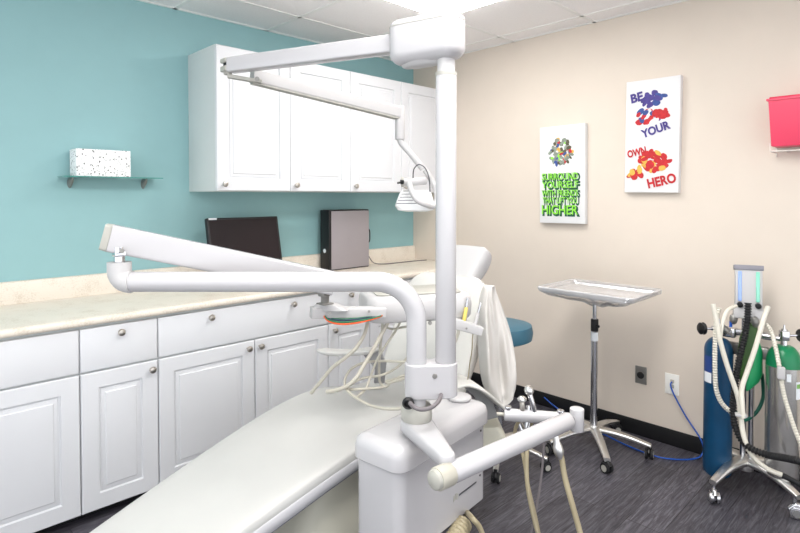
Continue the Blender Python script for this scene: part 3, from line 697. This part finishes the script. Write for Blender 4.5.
part('armrest', pad([W(317, 350, 2.5), W(325, 351.5, 2.5), W(340, 352.5, 2.52), (W(358, 352, 2.54)), W(372, 350, 2.56), W(382, 347, 2.58)], .035, .011, fwd2), 'vinyl', dc)
part('arm_support', MB().prism([(0, 0), (.085, .03), (.10, -.02), (.115, -.04), (.105, -.14), (.055, -.14), (.06, -.07)], W(362, 354, 2.55), fwd2 * .03, RT, (0, 0, 1), .006), 'grey_arm', dc)
part('armrest', pad([W(438, 388, 2.24), W(448, 383, 2.24), W(459, 380, 2.25), W(470, 382.5, 2.26), W(480, 388.5, 2.28), W(489, 396, 2.30), W(497, 403, 2.32), W(505, 407, 2.34)], .08, .009, (fwd2 * .9 - RT * .3).normalized()), 'vinyl_back', dc)
sx = FPX / 2.27
part('arm_support', MB().prism([((x - 480) / sx, (400 - y) / sx) for x, y in ((462, 386), (480, 390), (487, 394), (493, 402), (499, 418), (487, 421), (482, 412), (474, 396))], W(480, 400, 2.30), fwd2 * .035, RT, (0, 0, 1), .004), 'grey_arm', dc)
part('rear_cover', MB().loft([[W(x_, y_, 2.38) + RT * (w_ * u) + fwd2 * (.09 * v) for u, v in sup(1, 1, 24, .35)] for x_, y_, w_ in ((482, 419, .06), (483, 421, .07), (485, 435, .09), (485, 439, .088))]), 'base_cream', dc)

# cloth hung over the right shoulder of the backrest
def drape():
    Lp = catmull([V(p + (0,)) for p in ((485, 286), (481, 300), (479, 320), (479, 340), (480, 360), (482, 378), (486, 392), (494, 402), (501, 408))], 3)
    Rp = catmull([V(p + (0,)) for p in ((496, 287), (499, 297), (505, 312), (511, 330), (515, 350), (517, 370), (517, 386), (514, 399), (506, 408.5))], 3)
    m = len(Lp); NU = 30; rings = []; fd = Vector((FW.x, FW.y, 0))
    for j in range(m):
        v = j / (m - 1); D_ = 2.47 - .03 * v; row = []; row2 = []; amp = math.sin(PI * min(1, v * 1.15)) ** .7 if v < .87 else max(0, (1 - v) / .13) * .55
        for i in range(NU + 1):
            u = i / NU; x_ = Lp[j].x + (Rp[j].x - Lp[j].x) * u; y_ = Lp[j].y + (Rp[j].y - Lp[j].y) * u
            h = .034 * math.sin(6.4 * u + 2.2 * v - .6) + .016 * math.sin(12 * u - 4.0 * v + 1) + .007 * math.sin(22 * u + 7 * v)
            rnd_ = .03 * (abs(2 * u - 1) ** 3)
            p = W(x_, y_, D_); row.append(p + fd * (-h * amp + rnd_)); row2.append(p + fd * (.045 + .0 * amp))
        rings.append(row + row2[::-1])
    return MB().loft(rings)
o = part('draped_cover', drape(), 'cloth', ang=80); tag(o, 'ivory cloth cover draped over the right side of the chair back', 'cloth')

# ------------------------------------------------------------ utility box beside the chair (own frame)
UB = Vector((1.243, 1.238, 0)) ; 
BM_O = Vector((0, 1, 0)); 
def L6(x, y, z):      # chair-aligned frame used for the survey
    c_, s_ = math.cos(CR), math.sin(CR); return Vector((x * c_ - y * s_, 1 + x * s_ + y * c_, z))
ub = thing('utility_box', 'white dental utility box with rounded lid beside the chair', 'equipment box', L6(1.37, .10, 0), CR)
def rrect(x0, x1, y0, y1, r, z, n=6):
    out = []
    for cx, cy, a0 in ((x1 - r, y1 - r, 0), (x0 + r, y1 - r, 90), (x0 + r, y0 + r, 180), (x1 - r, y0 + r, 270)):
        for k in range(n + 1):
            a = R(a0 + 90 * k / n); out.append(L6(cx + r * math.cos(a), cy + r * math.sin(a), z))
    return out
bx0, bx1, by0, by1 = 1.110, 1.635, .012, .222
part('body', MB().loft([rrect(bx0 + .012, bx1 - .016, by0 + .012, by1 - .008, .035, z) for z in (.345, .35, .63)]), 'white', ub)
lid = [(.618, .004), (.622, 0), (.660, 0), (.678, .006), (.688, .02), (.692, .04)]
part('lid', MB().loft([rrect(bx0 + i, bx1 - i, by0 + i, by1 - i, max(.045 - i, .004), z) for z, i in lid]), 'white', ub)
part('round_cap', MB().lathe([(0, 0), (.040, 0), (.044, .004), (.0435, .010), (.039, .013), (0, .014)], L6(1.575, .115, .692), n=36), 'white2', ub)
nrm = (L6(0, -1, 0) - L6(0, 0, 0)); exb = (L6(1, 0, 0) - L6(0, 0, 0)); yb = by0 + .0115
q = MB()
for a, z in ((1.575, .60), (1.57, .44)): q.cyl(L6(a, yb, z), L6(a, yb - .002, z), .004, n=12)
q.cyl(L6(1.1268, .13, .585), L6(1.1245, .13, .585), .004, n=12)
part('screw', q, 'slot', ub)
part('logo_line', MB().box(L6(1.49, yb - .0005, .425), (.11, .0016, .005), 0, Matrix.Rotation(CR, 4, 'Z')), 'slot', ub)
mk = MB()
for k in range(3): mk.box(L6(1.405 + .010 * k, yb - .0005, .425 + .004 * (k % 2)), (.006, .0014, .02), 0, Matrix.Rotation(CR, 4, 'Z') @ Matrix.Rotation(R(12), 4, 'Y'))
part('logo', mk, 'putty', ub)
part('lower_duct', MB().lathe([(0, 0), (.06, 0), (.06, .34), (0, .34)], L6(1.30, .11, .005), n=24), 'putty', ub)

# ------------------------------------------------------------ hub post, delivery arm, light pole
AX = W(416.5, 380, 1.72); AX.z = 0; PX = W(445.6, 378, 1.73); PX.z = 0
def at(p, z): return Vector((p.x, p.y, z))
hp = thing('swivel_post', 'white clamp block joining the bent arm and the tall pole', 'clamp', at(AX, .69))
part('base_ring', MB().lathe([(0, .738), (.046, .738), (.049, .742), (.049, .778), (.045, .785), (0, .787)], AX, n=36), 'putty', hp)
part('neck', MB().cyl(at(AX, .69), at(AX, .835), .030, n=32), 'white', hp)
bl = []
ctr = (AX + PX) / 2; du = (PX - AX).normalized(); dv = Vector((-du.y, du.x, 0)); half = (PX - AX).length / 2
for z, k in ((.812, .003), (.815, 0), (.915, 0), (.918, .003)):
    ring = []
    for i in range(40):
        a = 2 * PI * i / 40; s_ = 1 if math.cos(a) >= 0 else -1
        ring.append(at(ctr, z) + du * (s_ * half + (.037 - k) * math.cos(a)) + dv * ((.04 - k) * math.sin(a)))
    bl.append(ring)
part('clamp_block', MB().loft(bl), 'white', hp)
part('screw', MB().lathe([(0, 0), (.0085, 0), (.007, .003), (0, .0035)], at(ctr, .885) - dv * 0 + (-dv if dv.dot(FW) > 0 else dv) * .0395 + du * .005, (-dv if dv.dot(FW) > 0 else dv), n=16), 'steel', hp)
part('cable_loop', MB().tube([W(410, 403, 1.655), W(414, 407, 1.63), W(421, 409.5, 1.62), W(430, 408, 1.62), W(437, 403, 1.64), W(440.5, 397, 1.67), W(441, 392, 1.72)], .0065), 'grey_hose', hp)
part('grommet', MB().lathe([(0, 0), (.018, 0), (.019, .008), (.012, .014), (.008, .006), (0, .006)], W(408.5, 402.5, 1.672), (-FW.x - .2 * RT.x, -FW.y, 0), n=20), 'black', hp)

# tall pole with cross box, light arm and lamp
lp = thing('light_pole', 'tall white pole carrying the folding dental light arm', 'dental light', at(PX, .918))
part('pole', MB().cyl(at(PX, .918), at(PX, 1.820), .0325, n=40, bev=.002), 'white', lp)
part('upper_neck', MB().cyl(at(PX, 1.82), at(PX, 1.90), .0275, n=36), 'white2', lp)
part('neck_ring', MB().cyl(at(PX, 1.816), at(PX, 1.826), .0335, n=36), 'putty', lp)
hl = W(408, 38, 1.78); hl.z = 0; hd = (hl - PX).normalized(); hn = Vector((-hd.y, hd.x, 0)); Lh = (hl - PX).length
def stad(z, ins):
    ring = []
    for i in range(48):
        a = 2 * PI * i / 48; s_ = Lh if math.cos(a) >= 0 else 0; rr_ = .055 - ins
        cx = math.copysign(abs(math.cos(a)) ** .75, math.cos(a)); sy = math.copysign(abs(math.sin(a)) ** .75, math.sin(a))
        ring.append(at(PX, z) + hd * (s_ + rr_ * cx) + hn * (rr_ * sy))
    return ring
part('swivel_box', MB().loft([stad(z, i) for z, i in ((1.866, .03), (1.872, .016), (1.882, .006), (1.898, 0), (1.985, 0), (1.999, .004), (2.007, .016), (2.010, .035))]), 'white', lp, ang=50)
part('seam', MB().loft([stad(z, i) for z, i in ((1.984, .001), (1.9842, -.0008), (1.9868, -.0008), (1.987, .001))]), 'putty', lp)
part('under_cover', MB().loft([[at(PX, z) + hd * (Lh * .62 + (Lh * .60 - i) * math.cos(a)) + hn * ((.04 - i) * math.sin(a)) for a in [2 * PI * k / 32 for k in range(32)]] for z, i in ((1.855, .022), (1.860, .012), (1.872, .004))]), 'white2', lp)
A0 = W(393, 44.5, 1.82); A1 = W(231, 65.5, 2.13)
def beam(mb, a, b, wd, ht, ht2=None, bev=.006, ext=0):
    a, b = V(a), V(b); d = (b - a).normalized(); s_ = d.cross(Vector((0, 0, 1))).normalized(); u_ = s_.cross(d); rings = []
    ht2 = ht2 or ht
    for p, h in ((a - d * ext, ht), (b, ht2)):
        rings.append([p + s_ * (wd / 2 * x) + u_ * (h / 2 * y) for x, y in sup(1, 1, 24, .22)])
    return mb.loft(rings)
part('upper_arm', beam(MB(), A0, A1, .05, .060, .058, ext=.03), 'white', lp)
kn = W(231, 65.5, 2.13); kd = (A1 - A0).normalized()
J = kn + kd * .016
part('elbow_joint', MB().box(J + Vector((0, 0, .018)), (.045, .045, .018), .005).box(J + Vector((0, 0, -.014)), (.045, .045, .022), .005).cyl(J + Vector((0, 0, -.034)), J + Vector((0, 0, -.02)), .016), 'putty', lp)
part('joint_gap', MB().cyl(J + Vector((0, 0, -.01)), J + Vector((0, 0, .014)), .017), 'black', lp)
part('link', beam(MB(), J + Vector((0, 0, -.040)), W(262, 82, 2.16), .03, .014), 'putty', lp)
B0 = W(252, 76, 2.16); B1 = W(400, 113, 2.6)
part('lower_arm', beam(MB(), B0, B1, .045, .050, .052), 'white2', lp)
dB = (B1 - B0).normalized()
part('arm_cover_strip', beam(MB(), B0 + Vector((0, 0, -.027)), B1 + Vector((0, 0, -.029)), .036, .010), 'putty', lp)
part('arm_bolt', MB().cyl(W(257, 79, 2.12), W(257, 79, 2.09), .009).cyl(W(394, 114, 2.59), W(394, 114, 2.56), .006), 'steel', lp)
part('drop_tube', MB().cyl(W(400, 106, 2.6), W(400, 140, 2.6), .024, n=24, bev=.008), 'white2', lp)
part('diagonal_tube', MB().tube([W(400, 133, 2.6), W(401, 142, 2.6), W(411, 154, 2.6), W(423, 169, 2.6)], .0155, n=20), 'white2', lp)
lh = part('lamp_head', MB().loft([[W(cx, cy, 2.6) + RT * (hw * u) + Vector((FW.x, FW.y, 0)) * (dp * v) for u, v in sup(1, 1, 28, .55)] for cx, cy, hw, dp in ((416, 190, .065, .03), (415.5, 193, .075, .05), (415, 201, .088, .07), (415, 206, .095, .075), (415.5, 210, .085, .07), (416, 211.5, .05, .05))]), 'reflector', lp)
sl = MB()
for k in range(5):
    y_ = 191 + 3.1 * k; x0_ = 402 - 1.0 * k
    sl.box(W(x0_ + 7 + k * .4, y_, 2.52 - .006 * k), (.055 + .01 * k, .003, .0028), 0, Matrix.Rotation(R(-40), 4, 'Z'))
part('vent_slots', sl, 'slot', lh)
part('hub_block', MB().cyl(W(403, 182, 2.58), W(426, 180, 2.60), .022, n=24, bev=.004), 'white2', lp)
part('end_cap', MB().cyl(W(401, 182, 2.58), W(404, 182, 2.58), .024, n=24, bev=.004), 'putty', lp)
part('handle', MB().cyl(W(397.5, 183, 2.55), W(403, 182, 2.56), .005).cyl(W(401, 182, 2.555), W(403, 182, 2.56), .011), 'black', lp)
part('yoke', MB().tube([W(409, 183, 2.53), W(412, 192, 2.50), W(417, 200, 2.49), W(425, 204, 2.50), W(434, 206, 2.55), W(437, 196, 2.6), W(433, 183, 2.6), W(425, 170, 2.6)], .0135, n=14), 'white2', lp)
part('cable', MB().tube([W(413, 178, 2.56), W(414, 169, 2.56), W(419, 164.5, 2.56), W(425, 168, 2.55), (W(429, 178, 2.55)), W(430, 192, 2.56)], .0028), 'slot', lp)

# bent tube arm, pantograph beam and delivery head
da = thing('dental_delivery_unit', 'white bent tube arm with pantograph beam and instrument head behind the tall pole', 'dental unit', at(AX, .918))
cz = 1.172; rb = .125; dl = -RT
tp = [at(AX, .918), at(AX, cz - rb)]
for k in range(1, 10):
    a = PI / 2 * k / 10; tp.append(at(AX, cz - rb) + dl * (rb * (1 - math.cos(a))) + Vector((0, 0, rb * math.sin(a))))
E0 = W(121, 281, 1.72); E0.z = cz
tp.append(at(AX, cz) + dl * rb); Lt = (E0 - at(AX, cz)).length - .035; tp.append(at(AX, cz) + dl * Lt)
part('bent_tube', MB().tube(tp, .0315, n=36, smooth=1), 'white', da, ang=60)
el = [at(AX, cz) + dl * (Lt - .002)]
for k in range(0, 7):
    a = PI / 2 * k / 6; el.append(at(AX, cz + .034) + dl * (Lt + .036 * math.sin(a)) + Vector((0, 0, -.034 * math.cos(a))))
el.append(at(AX, cz + .062) + dl * (Lt + .036))
EC = at(AX, 0) + dl * (Lt + .036)
part('elbow', MB().tube(el, .0355, n=32, smooth=1), 'white2', da, ang=60)
part('swivel_pin', MB().cyl(at(EC, cz + .06), at(EC, cz + .11), .016).box(at(EC, cz + .088) , (.034, .034, .016), .003), 'chrome', da)
G0 = W(111, 238, 1.72); G1 = W(333, 283, 1.97)
part('beam', beam(MB(), G0, G1, .06, .086, .084), 'white', da)
dg = (G1 - G0).normalized()
part('end_cap', beam(MB(), G0 - dg * .022, G0 - dg * .001, .056, .082, .086), 'putty', da)
part('pivot_screw', MB().cyl(W(122, 251, 1.66), W(122, 251, 1.70), .007), 'steel', da)
part('drop_pin', MB().cyl(W(325, 288, 1.96), W(325, 304, 1.97), .015).box(W(324, 292, 1.955), (.032, .032, .03), .003).box(W(325, 303.5, 1.965), (.045, .045, .005), .001), 'steel', da)
br0, br1 = W(311, 312.5, 2.0), W(384, 312, 2.10)
bd = (br1 - br0); brz = Matrix.Rotation(math.atan2(bd.y, bd.x), 4, 'Z')
part('bracket_bar', beam(MB(), br0, br1, .05, .040, .038), 'white2', da)
part('bracket_head', MB().loft([[W(cx, y_, 2.02) + RT * (hw * u) + Vector((FW.x, FW.y, 0)) * (.03 * v) for u, v in sup(1, 1, 20, .3)] for cx, y_, hw in ((326, 303.5, .033), (328, 306, .05), (331, 309.5, .065))]), 'white2', da)
part('bracket_screw', MB().cyl(W(329.5, 313.5, 1.965), W(329.5, 313.5, 1.99), .005).cyl(W(369, 311.5, 2.03), W(369, 311.5, 2.06), .005), 'steel', da)
# wires under the bar
for k, (m, dy, dp) in enumerate((('orange', 8, 0), ('green_w', 6.2, 0), ('orange', 6.6, .012), ('navy_w', 4.5, .01), ('green_w', 5.0, .02), ('green_w', 3.4, .015))):
    D0 = 1.99 + dp
    part('wire', MB().tube([W(324 + k * .6, 316, D0), W(329, 316 + dy * .65, D0), W(340, 316 + dy, D0), W(355, 315.5 + dy * .95, D0 + .02), W(370, 315 + dy * .6, D0 + .05), W(381, 316, D0 + .08), W(385, 313, D0 + .10)], .0037), m, da)

# delivery head
hc = W(412, 303, 2.24); ha = R(-30)
hm = Matrix.Translation(hc) @ Matrix.Rotation(ha, 4, 'Z')
def hring(z, ins, x0=-.205, x1=.235, y0=-.12, y1=.16, r=.07):
    out = []; r = max(r - ins, .01)
    for cx, cy, a0 in ((x1 - ins - r, y1 - ins - r, 0), (x0 + ins + r, y1 - ins - r, 90), (x0 + ins + r, y0 + ins + r, 180), (x1 - ins - r, y0 + ins + r, 270)):
        for k in range(8):
            a = R(a0 + 90 * k / 7); out.append(hm @ Vector((cx + r * math.cos(a), cy + r * math.sin(a), z)))
    return out
dh = part('head_body', MB().loft([hring(z, i) for z, i in ((-.055, .03), (-.052, .012), (-.042, .003), (0, 0), (.03, .003), (.042, .014), (.047, .035))]), 'white2', da, ang=60)
part('tray_top', MB().loft([hring(z, i) for z, i in ((.0475, .045), (.051, .043), (.0535, .047))]), 'putty', dh)
Hb0, Hb1 = W(452, 322, 2.16), W(481, 331, 2.18)
part('holder_bar', beam(MB(), Hb0, Hb1, .04, .050, .034, ext=.05), 'white2', dh)
part('corner_wing', MB().loft([[W(x_, y_, 2.22) + RT * (w_ * u) + Vector((FW.x, FW.y, 0)) * (.02 * v) for u, v in sup(1, 1, 16, .5)] for x_, y_, w_ in ((451, 292, .012), (453, 300, .025), (456, 312, .04), (457, 320, .04))]), 'white2', dh)
part('holder_screw', MB().cyl(W(466.5, 328.5, 2.12), W(466.5, 328.5, 2.16), .004).cyl(W(430, 323, 2.12), W(430, 323, 2.15), .008), 'steel', dh)

def hp_tool(name, label, cat, base, tip, mats, hose, hm_='hose', hr_=.006, group=None):
    t = thing(name, label, cat, base, group=group)
    base, tip = V(base), V(tip); d = tip - base; L = d.length
    part('handle', MB().lathe([(0, 0), (.006, 0), (.008, L * .1), (.0075, L * .5), (.006, L * .58), (0, L * .6)], base, d, 18), mats[0], t)
    part('tip', MB().lathe([(0, L * .55), (.0055, L * .57), (.0045, L * .8), (.006, L * .86), (.004, L * .98), (0, L)], base, d, 16), mats[1], t)
    if hose: part('hose', MB().tube(hose, hr_), hm_, t)
    return t
hp_tool('air_syringe', 'yellow-handled syringe standing in the delivery head holder', 'dental tool', W(464, 321, 2.16), W(468, 297, 2.17), ('yellow', 'chrome'), [W(459, 328, 2.16), W(458, 334, 2.16), W(454, 344, 2.17), W(446, 354, 2.2), W(436, 362, 2.22), W(424, 372, 2.22), W(405, 378, 2.2), W(388, 383, 2.2)], 'hose', .006)
hp_tool('handpiece', 'silver handpiece standing at the end of the delivery head holder', 'dental tool', W(474, 328, 2.18), W(481, 302, 2.2), ('white2', 'chrome'), [W(473.5, 331, 2.18), W(472.5, 338, 2.18), W(472, 350, 2.2), W(470, 362, 2.22), W(468, 378, 2.25), W(465, 388, 2.26)], 'hose_tan', .0022)
part_h = hp_tool('handpiece', 'small white handpiece in the delivery head beside the yellow syringe', 'dental tool', W(457, 318, 2.2), W(460, 303, 2.2), ('cream', 'white2'), None)

# hanging white hoses from the delivery head: each one a thing
hs = [
 ('thick ivory hose falling left from under the coloured wires', .007, 'hose', [(368, 318, 2.12), (367, 325, 2.1), (364, 335, 2.08), (356, 348, 2.06), (345, 358, 2.06), (332, 368, 2.08), (322, 380, 2.1), (311, 393, 2.13)]),
 ('thick ivory hose crossing the armrest to the front of the chair', .0078, 'hose', [(391, 314, 2.16), (388, 322, 2.14), (381, 335, 2.12), (373, 350, 2.10), (364, 365, 2.08), (356, 378, 2.06), (347, 386, 2.06), (335, 390.5, 2.08), (327, 391.5, 2.1)]),
 ('ivory hose looping on the chair with its lower end under the clamp block', .0054, 'hose', [(383, 316, 2.2), (382, 330, 2.2), (380, 350, 2.2), (379, 370, 2.2), (380, 382, 2.2), (385, 386.5, 2.2), (389, 384, 2.2), (386, 381.5, 2.2), (395, 379, 2.2), (410, 373, 2.2)]),
 ('thin ivory hose sweeping across to the clamp block', .0046, 'hose', [(403, 316, 2.2), (396, 330, 2.18), (386, 345, 2.16), (377, 360, 2.15), (371, 375, 2.14), (366, 388, 2.1), (358, 396, 2.06), (355, 397, 2.05)]),
 ('ivory hose forming the upper arch of the coil', .005, 'hose', [(420, 361, 2.1), (405, 362, 2.16), (385, 361, 2.18), (368, 362, 2.16), (354, 367, 2.14), (346, 376, 2.12), (345, 386, 2.1), (350, 393, 2.04), (358, 399, 2.0), (372, 406, 1.95), (388, 409, 1.9), (404, 408.5, 1.84)]),
 ('ivory hose forming the lower arch of the coil', .005, 'hose', [(420, 346, 2.2), (408, 357, 2.2), (396, 368, 2.2), (382, 375, 2.18), (364, 378, 2.15), (353, 383, 2.12), (348, 389, 2.08), (360, 389, 2.08), (378, 388, 2.1), (384, 387, 2.12)]),
 ('thin ivory hose behind the bent arm', .0045, 'hose', [(383, 326, 2.25), (392, 329, 2.22), (404, 327, 2.2), (414, 326, 2.2)]),
]
for lab, r_, m_, pts in hs:
    o = part('hose', MB().tube([W(*p) for p in pts], r_, n=12), m_); o.name = 'instrument_hose'; tag(o, lab, 'hose')

# ------------------------------------------------------------ assistant arm (front right)
aa = thing('assistant_arm', 'white angled arm with long tube in the foreground', 'dental arm', at(AX, .69))
P0 = at(AX, .722); P1 = W(446.5, 455, 1.50); P1.z = .722
d_ = (P1 - P0).normalized(); n_ = Vector((-d_.y, d_.x, 0)); Lp = (P1 - P0).length
def plate(z, ins):
    out = []
    for k in range(17):
        a = -PI / 2 + PI * k / 16; out.append(at(P0, z) + d_ * (Lp + (.021 - ins) * math.cos(a)) + n_ * ((.024 - ins) * math.sin(a)))
    for k in range(17):
        a = PI / 2 + PI * k / 16; out.append(at(P0, z) + d_ * ((.040 - ins) * math.cos(a)) + n_ * ((.052 - ins) * math.sin(a)))
    return out
part('swivel_plate', MB().loft([plate(z, i) for z, i in ((.704, .002), (.706, 0), (.732, 0), (.737, .003), (.740, .010))]), 'white', aa, ang=50)
T0 = W(436.5, 479.5, 1.45); T1 = W(568, 421, 1.829); T1.z = T0.z; td = (T1 - T0).normalized()
part('drop_pin', MB().cyl(at(P1, .68), at(P1, .705), .017), 'cream', aa)
part('long_tube', MB().cyl(T0 + td * .05, T1, .0285, n=32, bev=.004), 'white', aa)
part('tube_collar', MB().cyl(T0, T0 + td * .052, .0305, n=32, bev=.003), 'cream', aa)
part('end_plug', MB().lathe([(0, -.016), (.018, -.0155), (.025, -.010), (.027, 0), (0, 0)], T0, td, 32), 'putty', aa)
K = T1 + td * .042 + Vector((0, 0, -.010))
part('joint_pin', MB().cyl(T1 - td * .01, T1 + td * .045, .007), 'chrome', aa)
part('pivot_cylinder', MB().cyl(K + Vector((0, 0, -.037)) + td * .01, K + Vector((0, 0, .040)) + td * .01, .0235, n=28, bev=.003), 'white', aa)
Kc = K + td * .01
H0 = W(504, 413, 1.90)
H0.z = K.z + .003
hdv = (Kc - H0).normalized()
part('holder_bar', MB().cyl(H0, Kc - hdv * .0, .0215, n=28, bev=.006), 'white', aa)
part('holder_tip', MB().cyl(H0 - hdv * .025, H0, .006), 'cream', aa)
Lb = (Kc - H0).length
for f_ in (.06, .78):
    part('holder_button', MB().cyl(H0 + hdv * (Lb * f_) + Vector((0, 0, .018)), H0 + hdv * (Lb * f_) + Vector((0, 0, .030)), .012, bev=.002), 'chrome', aa)

def held(name, label, f_, tip, mats, hose, hm_, hr_=.007, grp=None, fit='chrome'):
    b = H0 + hdv * (Lb * f_)
    t = thing(name, label, 'dental tool', b + Vector((0, 0, -.06)))
    tip = V(tip); d = (tip - b); L = d.length; dn = d.normalized()
    part('handle', MB().cyl(b - dn * .0, b + dn * (L * .85), .0105, .0085, n=18, bev=.001), mats[0], t)
    part('head', MB().lathe([(0, L * .78), (.010, L * .80), (.016, L * .88), (.016, L * .98), (.009, L * 1.08), (0, L * 1.09)], b, dn, 16), mats[1], t)
    part('coupling', MB().lathe([(0, 0), (.0095, .002), (.0075, .03), (.010, .06), (.0085, .085), (0, .088)], V(hose[0]) + Vector((0, 0, .08)), (V(hose[1]) - V(hose[0])).normalized(), 16), fit, t)
    part('hose', MB().tube([b] + [V(h) for h in hose], hr_), hm_, t)
held('suction_tool', 'large chrome suction valve upright in the assistant holder', .44, W(528.5, 388.5, 1.88), ('chrome', 'alu'), [W(529, 428, 1.90), W(527, 450, 1.88), W(527, 480, 1.86), W(532, 510, 1.84), W(541, 545, 1.8)], 'hose_tan', .0075)
held('suction_tool', 'small dark metal valve in the assistant holder, left of the large one', .26, W(522, 398, 1.89), ('nickel', 'alu'), [W(515, 432, 1.93), W(523, 455, 1.91), W(528, 485, 1.9), W(536, 520, 1.86), W(542, 550, 1.84)], 'hose_tan', .0065)
# front chrome fitting with thick hose
ff = thing('suction_hose', 'thick tan hose with chrome fitting at the right of the long tube', 'hose', W(582, 530, 1.75))
part('fitting', MB().lathe([(0, 0), (.010, 0), (.013, .012), (.011, .03), (.015, .045), (.017, .062), (.012, .078), (.010, .085), (0, .086)], W(554.5, 432, 1.80), W(561, 462, 1.79) - W(554.5, 432, 1.80), 20), 'alu', ff)
part('hose', MB().tube([W(560, 452, 1.79), W(562, 460, 1.79), W(565, 478, 1.78), W(571, 500, 1.76), W(578, 525, 1.75), W(586, 555, 1.73)], .0092), 'hose_tan', ff)
o = part('hose', MB().tube([W(546, 425, 1.9), W(544, 445, 1.9), W(542, 470, 1.9), W(538, 500, 1.88), W(532, 530, 1.86), W(530, 550, 1.85)], .0042), 'grey_hose'); o.name = 'thin_cable'; tag(o, 'thin grey cable hanging from the holder bar', 'cable')
# hoses under the utility box
for lab, r_, m_, pts in (
    ('tan hose curving out from under the utility box', .009, 'hose_tan', [(461, 504, 1.98), (466, 511, 1.93), (472, 518, 1.8), (480, 528, 1.8), (486, 545, 1.8)]),
    ('thin tan cable under the utility box', .004, 'hose_tan', [(468, 502, 1.99), (465, 515, 1.92), (460, 530, 1.84), (458, 545, 1.84)]),
    ('ribbed putty hose at the bottom edge under the utility box', .03, 'hose_tan', [(463, 524, 1.86), (458, 533, 1.82), (451, 545, 1.78), (446, 560, 1.75)])):
    big = r_ > .02
    o = part('hose', MB().tube([W(*p) for p in pts], r_, n=18 if big else 12, corr=.05 if big else 0, pitch=.014), m_); o.name = 'floor_hose'; tag(o, lab, 'hose')
